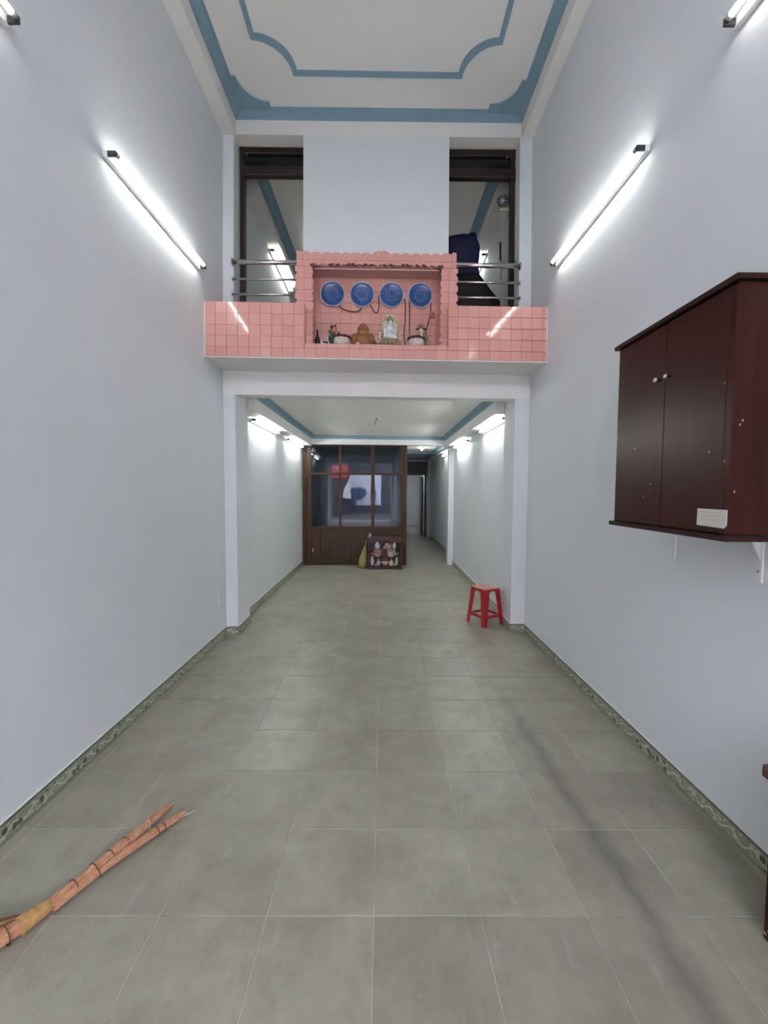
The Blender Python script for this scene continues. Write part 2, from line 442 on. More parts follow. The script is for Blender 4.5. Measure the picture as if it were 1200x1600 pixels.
# ---- cross wall at the back of the hall
YW = 4.52
b = MB(); b.box(XL-0.02, -1.565, YW, YW+0.40, 0, 2.72); pil_l = struct(b, 'pillar', MAT['wall'], True, 'left pillar of the opening to the back room')
b = MB(); b.box(1.440, XR+0.02, YW, YW+0.40, 0, 2.72); pil_r = struct(b, 'pillar', MAT['wall'], True, 'right pillar of the opening to the back room')
b = MB(); b.box(XL-0.02, XR+0.02, YW-0.001, YW+0.16, 2.588, 2.86); struct(b, 'beam', MAT['plaster'], True, 'lintel beam under the pink tiled ledge')
b = MB(); b.box(XL-0.02, -1.580, YW, YW+0.15, 2.86, ZS).box(1.467, XR+0.02, YW, YW+0.15, 2.86, ZS); struct(b, 'wall_back', MAT['wall'], True, 'narrow wall strips beside the two upper doorways')
b = MB(); b.box(-0.855, 0.697, YW, YW+0.15, 2.86, ZS+0.01); struct(b, 'wall_middle', MAT['wall'], True, 'pale wall panel between the two upper doorways')
b = MB(); b.box(XL-0.02, XR+0.02, YW-0.001, YW+0.15, ZS+0.008, ZF+0.02).box(XL-.02, XR+.02, YW, YW+.15, ZF+.02, ZC+.05)
struct(b, 'beam', MAT['plaster'], True, 'beam above the two upper doorways')
# ---- upper door frames
def door(name, x0, x1, jamb_left, label):
    y0, y1 = YW+0.15, YW+0.22; zt = ZS+0.008
    d = bpy.data.objects.new(name, None); col.objects.link(d); d.location = warp((x0+x1)/2, y0, 3.0, True); d['kind'] = 'structure'; d['label'] = label
    px = x0 if jamb_left else x1-0.05
    MB().box(px, px+0.05, y0, y1, 3.0, zt, 0.004).build('post', MAT['doorwood'], d, True)
    ox = x1-0.012 if jamb_left else x0-0.05+0.012
    MB().box(ox, ox+0.05, y0, y1, 3.0, zt, 0.004).build('post', MAT['doorwood'], d, True)
    MB().box(x0, x1+0.03, y0+0.001, y1-0.001, zt-0.066, zt-0.001, 0.004).build('head_rail', MAT['doorwood'], d, True)
    MB().box(x0, x1+0.03, y0-0.004, y1-0.001, zt-0.292, zt-0.200, 0.004).build('transom_rail', MAT['doorwood'], d, True)
    MB().box(x0+0.02, x1, y0+0.03, y0+0.036, zt-0.205, zt-0.06).build('transom_pane', MAT['transom'], d, True)
door('door_1', -1.567, -0.855, True, 'dark wooden door frame of the left upper doorway')
door('door_2', 0.697, 1.463, False, 'dark wooden door frame of the right upper doorway')

# ---- upper room behind the doorways
b = MB(); b.box(-1.9, XR+0.2, YW+0.16, 9.6, 2.78, 3.0); struct(b, 'floor', MAT['ceil'], True, 'floor slab of the upper room')
b = MB(); b.box(XL-0.2, -1.66, YW+0.151, 9.5, 3.0, 5.6); struct(b, 'wall_left', MAT['wall'], True, 'left wall of the upper room')
b = MB(); b.box(1.56, XR+0.2, YW+0.151, 9.5, 3.0, 5.6); struct(b, 'wall_right', MAT['wall'], True, 'right wall of the upper room')
b = MB(); b.box(-1.9, XR+0.2, 9.5, 9.7, 3.0, 5.6); struct(b, 'wall_back', MAT['wall'], True, 'back wall of the upper room')
UZ = 5.27
b = MB(); b.box(-1.75, 1.7, YW+0.152, 9.5, UZ, UZ+0.1); uc = struct(b, 'ceiling', MAT['ceil'], True, 'ceiling of the upper room')
MB().box(-1.7, -1.50, YW+0.6, 9.5, UZ-0.20, UZ+0.01).build('side_beam', MAT['plaster'], uc, True)
MB().box(1.38, 1.6, YW+0.6, 9.5, UZ-0.20, UZ+0.01).build('side_beam', MAT['plaster'], uc, True)
cornice(-1.50, 1.38, YW+0.153, 9.45, UZ-0.09, UZ, 0.11, 'cornice', MAT['blue'], uc, sides=(1,0,1,1))

# ---- back room on the ground floor
RL, RR, YP = -1.672, 1.505, 8.75
b = MB(); b.box(XL-0.2, RL, YW+0.402, 12.9, 0, 2.78); struct(b, 'wall_left', MAT['wall'], True, 'left wall of the back room')
b = MB(); b.box(RR, XR+0.2, YW+0.402, YP+0.04, 0, 2.78); struct(b, 'wall_right', MAT['wall'], True, 'right wall of the back room')
b = MB(); b.box(-1.8, 1.75, YW+0.161, YP+0.2, 2.70, 2.775); rc = struct(b, 'ceiling', MAT['ceil'], True, 'white ceiling of the back room with blue cornice')
SL, SR = -1.475, 1.325
MB().box(RL-0.05, SL, YW+0.38, YP+0.1, 2.492, 2.71).build('side_beam', MAT['plaster'], rc, True)
MB().box(SR, RR+0.05, YW+0.38, YP+0.1, 2.492, 2.71).build('side_beam', MAT['plaster'], rc, True)
MB().box(SL-0.01, SR+0.01, YP-0.06, YP+0.1, 2.525, 2.71).build('end_beam', MAT['plaster'], rc, True)
cornice(SL, SR, YW+0.161, YP-0.06, 2.632, 2.70, 0.085, 'cornice', MAT['blue'], rc, sides=(1,0,1,1))
b = MB(); b.box(1.392, RR+0.02, YP-0.02, YP+0.16, 0, 2.6); pil_b = struct(b, 'pillar', MAT['wall'], True, 'slim pillar beside the corridor entrance')
# unlit store behind the glazed partition
b = MB(); b.box(0.42, 0.49, YP+0.06, 12.9, 0, 2.72); struct(b, 'wall_inner', MAT['wall'], True, 'wall between the dark store and the corridor')
b = MB(); b.box(-1.9, 0.54, 12.8, 12.9, 0, 2.72); struct(b, 'wall_back', MAT['wall'], True, 'back wall of the dark store behind the partition')
# corridor
b = MB(); b.box(1.62, 1.9, YP+0.041, 19, 0, 2.78); struct(b, 'wall_right', MAT['wall'], True, 'right wall of the corridor')
b = MB(); b.box(-1.9, 1.9, YP+0.2, 19, 2.66, 2.775); cc = struct(b, 'ceiling', MAT['ceil'], True, 'ceiling of the corridor')
MB().box(1.50, 1.66, YP+0.17, 14.3, 2.54, 2.67).build('side_beam', MAT['plaster'], cc, True)
MB().box(0.5, 1.7, 13.9, 14.3, 2.55, 2.67).build('end_beam', MAT['plaster'], cc, True)
MB().box(0.54, 1.50, 13.78, 13.9, 2.60, 2.66).build('cornice', MAT['blue'], cc, True)
MB().box(1.40, 1.50, YP+0.2, 13.9, 2.60, 2.66).build('cornice', MAT['blue'], cc, True)
MB().box(0.54, 1.40, 11.6, 11.9, 2.60, 2.66).build('cornice', MAT['blue'], cc, True)
b = MB(); b.box(1.52, 1.64, 13.9, 14.3, 0, 2.66); struct(b, 'pillar', MAT['wall'], True, 'pillar at the far end of the corridor')
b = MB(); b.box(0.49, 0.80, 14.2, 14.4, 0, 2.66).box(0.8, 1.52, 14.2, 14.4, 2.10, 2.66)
struct(b, 'wall_far', soft('shaded_wall_grey', (0.13, 0.135, 0.14), 0.05, 4, 0.6), True, 'wall above the far doorway, coloured dark grey for its shade')  # wall colour darkened to stand in for missing light
b = MB(); b.box(0.3, 1.62, 18.6, 18.8, 0, 2.66); struct(b, 'wall_back', MAT['wall'], True, 'pale wall of the room beyond the far doorway')
b = MB(); b.box(0.42, 0.49, 12.9, 18.7, 0, 2.66); struct(b, 'wall_inner', MAT['wall'], True, 'left wall of the far end of the corridor')
d3 = bpy.data.objects.new('door_3', None); col.objects.link(d3); d3.location = (1.45, 14.5, 0); d3['kind'] = 'structure'; d3['label'] = 'dark wooden door standing open at the far end'
MB().box(1.44, 1.50, 14.20, 14.30, 0, 2.1).build('frame', MAT['doorwood'], d3, True)
MB().box(1.38, 1.42, 14.42, 15.2, 0.01, 2.06, 0.004).build('leaf', MAT['brownwood'], d3, True)
MB().box(0.80, 0.95, 16.5, 16.6, 0.0, 1.98).build('frame', MAT['doorwood'], d3, True)

# ---- baseboards: single printed tiles, 10 cm high
def skirt(name, p0, p1, inward, label, s=False, s_len=0.40, t=0.011, h=0.098):
    p0, p1 = Vector(p0), Vector(p1); L = (p1-p0).length; d = (p1-p0)/L; nrm = Vector(inward)
    root = bpy.data.objects.new(name, None); col.objects.link(root); root.location = (p0.x, p0.y, 0)
    root['kind'] = 'structure'; root['label'] = label
    n = max(1, round(L/s_len)); data = {}
    for i in range(n):
        a, e = p0+d*(L*i/n+0.0008), p0+d*(L*(i+1)/n-0.0008)
        q = [a, e, e+nrm*t, a+nrm*t]
        b = MB(); pts = [(v.x, v.y) for v in q]
        area = sum(pts[k][0]*pts[(k+1)%4][1]-pts[(k+1)%4][0]*pts[k][1] for k in range(4))
        if area < 0: pts = pts[::-1]
        b.prism(pts, 0.0, h, 'z'); b.build('baseboard_tile', MAT['skirt'], root, raw=True)
    q = [p0, p1, p1+nrm*t*0.7, p0+nrm*t*0.7]; pts = [(v.x, v.y) for v in q]
    if sum(pts[k][0]*pts[(k+1)%4][1]-pts[(k+1)%4][0]*pts[k][1] for k in range(4)) < 0: pts = pts[::-1]
    MB().prism(pts, h+0.0003, h+0.006, 'z').build('paint_glint_bead', MAT['plaster'], root, raw=True)  # white bead: paint line, with light on the top edge put into colour
def sh(x, y): return (x, y+K*x)
skirt('baseboard_left', (XL, -4.0), (XL, 4.50+K*XL), (1,0), 'vine patterned tile skirting along the left hall wall')
skirt('baseboard_right', (XR, -4.0), (XR, 4.505+K*XR), (-1,0), 'vine patterned tile skirting along the right hall wall')
skirt('baseboard_pillar', sh(XL+0.011, YW), sh(-1.5655+0.011, YW), (0,-1), 'skirting tile on the front of the left pillar', s_len=0.2)
skirt('baseboard_pillar', sh(-1.565, YW), sh(-1.565, YW+0.40), (1,0), 'skirting tile on the inner side of the left pillar')
skirt('baseboard_pillar', sh(1.4405-0.011, YW), sh(XR-0.011, YW), (0,-1), 'skirting tile on the front of the right pillar', s_len=0.2)
skirt('baseboard_pillar', sh(1.440, YW), sh(1.440, YW+0.40), (-1,0), 'skirting tile on the inner side of the right pillar')
skirt('baseboard_left', sh(RL, YW+0.402), sh(RL, YP-0.06), (1,0), 'dark green skirting along the left wall of the back room')
skirt('baseboard_right', sh(RR, YW+0.402), sh(RR, YP-0.03), (-1,0), 'dark green skirting along the right wall of the back room')
skirt('baseboard_right', sh(1.62, YP+0.2), sh(1.62, 13.88), (-1,0), 'dark skirting along the corridor wall', s_len=0.8)
skirt('baseboard_left', sh(RL, YW+0.40+0.0005), sh(-1.5655, YW+0.40+0.0005), (0,1), 'skirting on the rear of the left pillar', s_len=0.2)

# ---- invented street, shaped for its reflections in the partition glass
b = MB(); b.box(-30, 30, -30, -4.2, -0.3, -0.12); struct(b, 'floor', soft('asphalt', (0.05, 0.05, 0.052), 0.1, 2, 0.8), label='invented asphalt street outside the shop front')
bld = thing('building', 'invented dim shop house with red sign across the street, mirrored in the glass', 'building', (-3.6, -10.5, -0.12))
bld['kind'] = 'structure'; del bld['category']
dimf = soft('invented_dim_facade', (0.055, 0.058, 0.065), 0.2, 2, 0.7)
MB().box(-9, -0.75, -14, -10.5, -0.12, 5.0).build('facade', dimf, bld, raw=True)
MB().box(-2.55, -0.80, -10.5, -10.3, 2.35, 3.2, 0.02).build('invented_signboard', soft('invented_red_sign', (0.40, 0.03, 0.04), 0.1, 4, 0.5), bld, raw=True)
MB().box(-2.3, -1.1, -10.5, -10.27, 2.95, 3.06).build('invented_sign_strip', soft('invented_lettering_strip', (0.35, 0.2, 0.2), 0.2, 9, 0.5), bld, raw=True)
MB().box(-2.9, -0.8, -10.52, -10.45, 0, 2.0).build('shop_opening', MAT['dark'], bld, raw=True)
bld2 = thing('building', 'invented shop house with pale ground floor across the street, mirrored in the glass', 'building', (3, -13, -0.12)); bld2['kind'] = 'structure'; del bld2['category']
MB().box(-0.9, 9, -17, -13, -0.12, 5.0).build('facade', dimf, bld2, raw=True)
MB().box(-0.62, 1.62, -13.05, -12.95, 0.45, 2.65).build('shutter', soft('pale_shutter', (0.62, 0.66, 0.74), 0.12, 3, 0.6), bld2, raw=True)
for x0, x1, z0, z1 in ((-0.45, -0.15, 0.5, 1.75), (-0.05, 0.22, 0.9, 1.8), (0.35, 0.5, 1.1, 1.7), (0.95, 1.25, 0.9, 1.6)):
    MB().box(x0, x1, -12.9, -12.6, z0, z1, 0.04).build('goods', soft('blue_goods', (0.05, 0.08, 0.17), 0.4, 6, 0.6), bld2, raw=True)
MB().prism([(-0.62, 1.0), (-0.62, 2.5), (-1.05, 1.6), (-1.15, 1.05)], -10.2, -10.05, 'y').build('awning_flap', soft('pale_canvas', (0.55, 0.55, 0.56), 0.1, 4, 0.7), bld, raw=True)

# ================================================================== THINGS
# ---- fluorescent fittings: batten on the wall, tube in front, dark lamp holders
def fitting(xw, y0, y1, z, side, label, s=False, group='fluorescent wall lights', tm='tube'):
    """side=+1: on a left wall (light points to +x); -1: on a right wall"""
    r = thing('fluorescent_light', label, 'light', (xw, (y0+y1)/2, z), s, group)
    X = lambda d: xw + side*d
    def bx(a, e, *q): return (min(X(a), X(e)), max(X(a), X(e))) + q
    MB().box(*bx(0.0005, 0.030), y0-0.012, y1+0.012, z-0.020, z+0.020, 0.003).build('batten', MAT['white'], r, s)
    MB().tube([(X(0.070), y0+0.022, z+0.006), (X(0.070), y1-0.022, z+0.006)], 0.0135, 12).build('tube', MAT[tm], r, s)
    for a, e in ((y0-0.008, y0+0.006), (y1-0.006, y1+0.008)):
        MB().box(*bx(0.026, 0.080), a, e, z-0.014, z+0.020, 0.003).build('lamp_holder', MAT['dark'], r, s)
    for a, e in ((y0+0.006, y0+0.03), (y1-0.03, y1-0.006)):
        MB().tube([(X(0.070), a, z+0.006), (X(0.070), e, z+0.006)], 0.0142, 12).build('end_cap', MAT['metal'], r, s)
    MB().lathe([(0.009, 0), (0.009, 0.03), (0.006, 0.034)], (X(0.02), y0+0.055, z+0.020), 8).build('starter', MAT['white'], r, s)
    return r
fitting(XL, 2.592, 3.85, 3.595, 1, 'long lit fluorescent tube on the left hall wall')
fitting(XR, 2.592, 3.868, 3.620, -1, 'long lit fluorescent tube on the right hall wall, above the cabinet')
fitting(XL, 0.70, 1.93, 3.645, 1, 'fluorescent tube on the left wall, only its end in the top left corner', tm='tube_dim')
fitting(XR, 0.71, 1.955, 3.655, -1, 'lit fluorescent tube on the right wall, cut off by the top right corner', tm='tube_lowered')
fitting(RL, 5.26+K*1.67, 6.46+K*1.67, 2.455, 1, 'nearer tube on the left wall of the back room', True, tm='tube_back')
fitting(RL, 7.16+K*1.67, 8.40+K*1.67, 2.44, 1, 'farther tube on the left wall of the back room, beside the partition', True, tm='tube_back')
fitting(RR, 5.00-K*1.5, 6.20-K*1.5, 2.445, -1, 'nearer tube on the right wall of the back room', True, tm='tube_back')
fitting(RR, 7.17-K*1.5, 8.39-K*1.5, 2.435, -1, 'farther tube on the right wall of the back room, beside the slim pillar', True, tm='tube_back')
fitting(-1.66, 6.12, 7.34, 5.00, 1, 'lit tube in the upper room seen through the left railing', True)
fitting(1.56, 6.25, 7.45, 5.02, -1, 'lit tube in the upper room beside the navy blue cloth', True)
fitting(1.62, 9.6, 10.8, 2.47, -1, 'lit tube on the corridor wall behind the slim pillar', True)
fitting(1.62, 15.6, 16.8, 2.45, -1, 'lit tube in the room beyond the far doorway', True, tm='tube_back')
r = thing('fluorescent_light', 'small lit tube on the ceiling of the corridor', 'light', (1.05, 10.6, 2.66), True, 'fluorescent wall lights')
MB().box(0.98, 1.02, 10.2, 10.8, 2.64, 2.66).build('batten', MAT['white'], r, True)
MB().tube([(1.0, 10.22, 2.62), (1.0, 10.78, 2.62)], 0.0135, 10).build('tube', MAT['tube'], r, True)

# ---- pink tiled ledge with altar niche
YF = 4.055
al = thing('altar_ledge', 'pink tiled balcony ledge with a carved altar niche in its middle', 'altar', (-0.06, YF+0.2, 2.84), True)
CX0, CX1, CZ = -0.757, 0.633, 2.980
E0, E1 = XL+0.010, XR-0.008
yb_ = YF+0.008
MB().box(E0, E1, yb_, YW-0.002, 2.846, CZ-0.006).box(E0, CX0-0.004, yb_, YW-0.002, CZ-0.006, 3.35).box(CX1+0.004, E1, yb_, YW-0.002, CZ-0.006, 3.35).build('ledge_core', MAT['pgrout'], al, True)
MB().box(XL+0.001, XR-0.001, YF+0.004, YW-0.0015, 2.836, 2.8455).build('soffit', MAT['plaster'], al, True)
MB().box(XL+0.001, E0-0.001, YF+0.001, YF+0.05, 2.846, 3.355).build('edge_strip', MAT['plaster'], al, True)
MB().box(E1+0.001, XR-0.0008, YF+0.001, YF+0.05, 2.846, 3.360).build('edge_strip', MAT['plaster'], al, True)
MB().box(E0, CX0-0.004, YF+0.010, YW-0.003, 3.3501, 3.357).build('ledge_cap', MAT['pink'], al, True)
MB().box(CX1+0.004, E1, YF+0.010, YW-0.003, 3.3501, 3.357).build('ledge_cap', MAT['pink'], al, True)
# niche shell
NB, FR = 4.405, 4.165      # back of niche, frame plane
MB().box(CX0-0.004, CX1+0.004, NB, YW-0.002, CZ-0.006, 3.80).build('niche_back', MAT['pgrout'], al, True)
MB().box(-0.835, CX0-0.004, FR+0.02, YW-0.002, 3.357, 3.80).build('niche_side', MAT['pink'], al, True)
MB().box(CX1+0.004, 0.70, FR+0.02, YW-0.002, 3.357, 3.80).build('niche_side', MAT['pink'], al, True)
MB().box(-0.835, 0.70, FR+0.02, YW-0.002, 3.765, 3.805).build('niche_top', MAT['pink'], al, True)
MB().box(CX0-0.004, CX1+0.004, YF+0.012, NB, CZ-0.006, CZ).build('shelf', MAT['pink'], al, True)
for xx in (CX0-0.0035, CX1-0.0025):
    MB().box(xx, xx+0.006, YF+0.002, FR+0.0, CZ, 3.357).build('niche_reveal', MAT['pink'], al, True)
MB().box(CX0, CX1, FR+0.012, FR+0.03, 3.738, 3.746).build('trim_strip', soft('pale_pink_trim', (0.72, 0.45, 0.40), 0.05, 9, 0.3), al, True)
# single tiles
_pk = {}
def ptile(x0, x1, z0, z1, y, t=0.006, g=0.0012):
    if x1-x0 < 0.012 or z1-z0 < 0.012: return
    x0 += g; x1 -= g; z0 += g; z1 -= g
    key = (round(x1-x0, 3), round(z1-z0, 3), t)
    if key not in _pk:
        h, v = (x1-x0)/2, (z1-z0)/2
        b = MB().box(-h, h, 0, t, -v, v, 0.0011); b.v = [(a, c+K*a, e) for a, c, e in b.v]
        me = b.build('tile', MAT['pink'], al, raw=True); me.data.transform(Matrix.Translation(Vector(al.location)))
        _pk[key] = me.data; o = me
    else:
        o = bpy.data.objects.new('tile', _pk[key]); col.objects.link(o); o.parent = al
    p = warp((x0+x1)/2, y, (z0+z1)/2, True)
    o.location = Vector(p) - Vector(al.location)
    o.rotation_euler = (random.uniform(-0.006, 0.006), math.atan(-0.0115*(p[2]-2.7)), random.uniform(-0.006, 0.006))
zr = [2.846, 2.934, 3.040, 3.145, 3.251, 3.356]
xr = [E0] + [-1.585+0.1047*i for i in range(0, 31) if -1.585+0.1047*i < E1-0.02] + [E1]
for i in range(len(xr)-1):
    for j in range(5):
        x0, x1, z0, z1 = xr[i], xr[i+1], zr[j], zr[j+1]
        if z1 > CZ+0.002:                       # rows that the cut-out interrupts
            if x0 >= CX0-0.001 and x1 <= CX1+0.001:
                if z0 < CZ: ptile(x0, x1, z0, CZ, YF)
                continue
            if x0 < CX0 < x1:
                ptile(x0, CX0, z0, z1, YF)
                if z0 < CZ: ptile(CX0, x1, z0, CZ, YF)
                continue
            if x0 < CX1 < x1:
                ptile(CX1, x1, z0, z1, YF)
                if z0 < CZ: ptile(x0, CX1, z0, CZ, YF)
                continue
        ptile(x0, x1, z0, z1, YF)
for i in range(14):
    for j in range(7):
        x0 = CX0+0.1047*i; z0 = CZ+0.108*j
        ptile(x0, min(CX1, x0+0.1047), z0, z0+0.108 if j < 6 else 3.765, NB-0.0045, 0.005)
# carved frame: tiles with scrolled edges
def wave(t, p=0.088):
    a = (t/p) % 1.0
    return 0.023*abs(math.sin(PI*a))**0.8 + 0.007*max(0.0, math.sin(2*PI*a+0.6)) - 0.006*(a < 0.12)
FXo0, FXo1, FXi0, FXi1, FZi, FZo = -0.850, 0.722, -0.697, 0.572, 3.752, 3.872
def top_edge(x): return FZo + wave(x+1.0, 0.098)*0.8 + 0.028*math.exp(-((x+0.02)/0.06)**2) + 0.014*math.exp(-((abs(x+0.06)-0.74)/0.07)**2)
def bot_edge(x): return FZi + 0.006 + wave(x+2.0, 0.072)*0.9
def lo_edge(z): return FXo0 - wave(z, 0.088) + 0.008
def ro_edge(z): return FXo1 + wave(z, 0.088) - 0.008
def li_edge(z): return FXi0 + wave(z+0.03, 0.075) - 0.010
def ri_edge(z): return FXi1 - wave(z+0.03, 0.075) + 0.010
def ftile(pts): 
    b = MB().prism(pts, FR, FR+0.0078, 'y'); b.build('frame_tile', MAT['pink'], al, True)
for q in ((FXo0+0.022, FXo1-0.022, FZi+0.026, FZo-0.008), (FXo0+0.022, FXi0-0.014, CZ+0.002, FZi+0.0255), (FXi1+0.014, FXo1-0.022, CZ+0.002, FZi+0.0255)):
    MB().box(q[0], q[1], FR+0.008, FR+0.0165, q[2], q[3]).build('frame_backing', MAT['pgrout'], al, True)
N = 10; gg = 0.0012
cx = [FXo0] + [-0.788+0.1047*i for i in range(15) if -0.788+0.1047*i < FXo1-0.02] + [FXo1]
ZM = 3.815
for i in range(len(cx)-1):
    x0, x1 = cx[i]+gg, cx[i+1]-gg
    sx = [x0+(x1-x0)*q/N for q in range(N+1)]
    ftile([(x0, ZM+gg), (x1, ZM+gg)] + [(x, top_edge(x)) for x in reversed(sx)])
    if x1 < FXi0 or x0 > FXi1: ftile([(x0, FZi+gg), (x1, FZi+gg), (x1, ZM-gg), (x0, ZM-gg)])
    else: ftile([(x, bot_edge(x) if FXi0 < x < FXi1 else FZi+gg) for x in sx] + [(x1, ZM-gg), (x0, ZM-gg)])
zz = [CZ+0.001+0.1100*i for i in range(8)]; zz[-1] = FZi
for side in (0, 1):
    mid = -0.775 if side == 0 else 0.648
    for j in range(7):
        z0, z1 = zz[j]+gg, zz[j+1]-gg; sz = [z0+(z1-z0)*q/N for q in range(N+1)]
        if side == 0:
            if z1 > 3.30: ftile([(lo_edge(z) if z > 3.36 else FXo0+.02, z) for z in reversed(sz)] + [(mid-gg, z0), (mid-gg, z1)])
            ftile([(mid+gg, z1), (mid+gg, z0)] + [(li_edge(z), z) for z in sz])
        else:
            if z1 > 3.30: ftile([(mid+gg, z1), (mid+gg, z0)] + [(ro_edge(z) if z > 3.36 else FXo1-.02, z) for z in sz])
            ftile([(ri_edge(z), z) for z in reversed(sz)] + [(mid-gg, z0), (mid-gg, z1)])
# maroon curls: dark colour for the shaded gaps round the opening's head
def shade_curl(x, z, sgn, sc):
    pts = []
    for i in range(15):
        t = i/14; a = 0.2+t*4.6; rr = sc*(1-0.75*t)
        pts.append((x+sgn*(rr*math.cos(a)+sc*0.4*t), FR-0.004, z+rr*math.sin(a)*0.7+0.004))
    pts = [(x-sgn*sc*1.0, FR-0.004, z-0.001), (x-sgn*sc*.1, FR-0.004, z-.004)] + [(p[0]+sgn*sc*0.6, p[1], p[2]) for p in pts]
    MB().tube(pts, [0.0062]*len(pts), 5).build('shade_curl', MAT['maroon'], al, True)
for x, sg, sc in [(-0.52,1,.014),(-0.455,1,.012),(-0.36,1,.017),(-0.28,-1,.019),(-0.20,1,.018),(-0.13,1,.012),(0.02,-1,.012),(0.09,-1,.017),(0.17,1,.018),(0.25,-1,.018),(0.34,-1,.013),(0.41,-1,.015)]:
    shade_curl(x, 3.766, sg, sc*1.25)
for x, sg in ((-0.70, 1), (0.575, -1)):
    MB().lathe([(0.004, -0.006), (0.015, -0.005), (0.017, 0), (0.015, 0.005), (0.004, 0.006)], (x, FR-0.004, 3.765), 10, 'y').tube([(x, FR-0.003, 3.76), (x+sg*0.03, FR-0.003, 3.745), (x+sg*0.05, FR-0.003, 3.757), (x+sg*0.09, FR-0.003, 3.752)], [0.011, 0.010, 0.009, 0.003], 6).build('shade_curl', MAT['maroon'], al, True)
    MB().tube([(x+sg*0.012, FR-0.002, 3.74), (x+sg*0.018, FR-0.002, 3.70), (x+sg*0.006, FR-0.002, 3.67), (x+sg*0.014, FR-0.002, 3.63)], [0.010, 0.007, 0.006, 0.002], 6).build('shade_curl', MAT['maroon'], al, True)

# ---- blue plates on the niche wall
MAT['plate'] = soft('cobalt_glaze', (0.014, 0.066, 0.23), 0.5, 50, 0.22)
MAT['platerim'] = soft('pale_rim', (0.42, 0.45, 0.52), 0.1, 30, 0.25)
MAT['platedraw'] = soft('pale_drawing', (0.24, 0.36, 0.52), 0.15, 40, 0.35)
MAT['cord'] = soft('dark_red_cord', (0.05, 0.012, 0.012), 0.1, 20, 0.5)
plabels = ['blue plate at the far left of the four on the niche wall', 'second blue plate from the left on the niche wall', 'blue plate directly above the white haloed statue', 'blue plate at the far right of the four on the niche wall']
YPL = NB-0.006
for i, x in enumerate((-0.527, -0.222, 0.083, 0.382)):
    z = 3.592
    pl = thing('decorative_plate', plabels[i], 'plate', (x, YPL, z-0.128), True, 'blue plates on the niche wall')
    MB().lathe([(0.112, 0.016), (0.116, 0.020), (0.124, 0.026), (0.128, 0.026), (0.128, 0.022), (0.105, 0.0), (0.112, 0.016)], (x, YPL, z), 32, 'y', caps=False).build('rim', MAT['platerim'], pl, True)
    MB().lathe([(0.0001, 0.013), (0.085, 0.0135), (0.105, 0.0175), (0.1165, 0.0215), (0.1165, 0.0190), (0.08, 0.006), (0.0001, 0.006)], (x, YPL, z), 32, 'y').build('face', MAT['plate'], pl, True)
    b = MB(); pts = []
    rot = random.uniform(0, 0.5)
    for q in range(17):
        a = 2*PI*q/16+rot+PI/2; rr = 0.066 if q % 2 == 0 else 0.047
        pts.append((x+rr*math.cos(a), YPL-0.0145, z+rr*math.sin(a)))
    b.tube(pts, 0.0030, 5)
    for q in range(8):
        a = 2*PI*q/8+rot+PI/2; b.tube([(x+0.020*math.cos(a), YPL-0.0143, z+0.020*math.sin(a)), (x+0.036*math.cos(a+.2), YPL-0.0143, z+0.036*math.sin(a+.2))], 0.0016, 4)
    b.build('star_pattern', MAT['platedraw'], pl, True)
def cable(pts, label, r=0.0055, n=10, mat='cord'):
    pts = [Vector(p) for p in pts]; out = []
    for i in range(len(pts)-1):               # catmull-rom
        p0, p1, p2, p3 = pts[max(i-1,0)], pts[i], pts[i+1], pts[min(i+2,len(pts)-1)]
        for q in range(n):
            t = q/n
            out.append(0.5*((2*p1)+(p2-p0)*t+(2*p0-5*p1+4*p2-p3)*t*t+(3*p1-p0-3*p2+p3)*t**3))
    out.append(pts[-1])
    return tag(MB().tube(out, r, 6).build('cable', MAT[mat], None, True, origin=tuple(pts[0])), label, 'cable')
yc = YPL-0.008
cable([(-0.455, yc, 3.480), (-0.41, yc, 3.445), (-0.34, yc, 3.425), (-0.27, yc, 3.425), (-0.225, yc, 3.455)], 'dark cord sagging between the two left blue plates')
cable([(-0.135, yc, 3.490), (-0.10, yc, 3.430), (-0.07, yc, 3.415), (-0.05, yc, 3.46), (-0.050, yc, 3.57), (-0.035, yc, 3.605), (-0.025, yc, 3.61)], 'dark cord looping up between the two middle blue plates')
cable([(0.205, yc, 3.55), (0.225, yc, 3.53), (0.228, yc, 3.35), (0.215, yc, 3.20), (0.235, yc, 3.08), (0.25, yc, 3.02)], 'dark cord hanging right of the white haloed statue')
cable([(0.268, yc, 3.57), (0.272, yc, 3.45), (0.272, yc, 3.25), (0.28, yc, 3.10)], 'dark cord hanging from the left edge of the last plate')
cable([(0.495, yc, 3.52), (0.488, yc, 3.40), (0.46, yc, 3.30), (0.435, yc, 3.19), (0.43, yc, 3.10)], 'dark cord hanging from the right edge of the last plate')
sk = tag(MB().box(0.485, 0.535, NB-0.022, NB-0.005, 3.37, 3.43, 0.004).build('wall_socket', soft('brown_socket', (0.30, 0.10, 0.08), 0.1, 20, 0.4), None, True, origin=(0.51, NB-0.005, 3.37)), 'small brownish socket below the far right blue plate', 'socket')

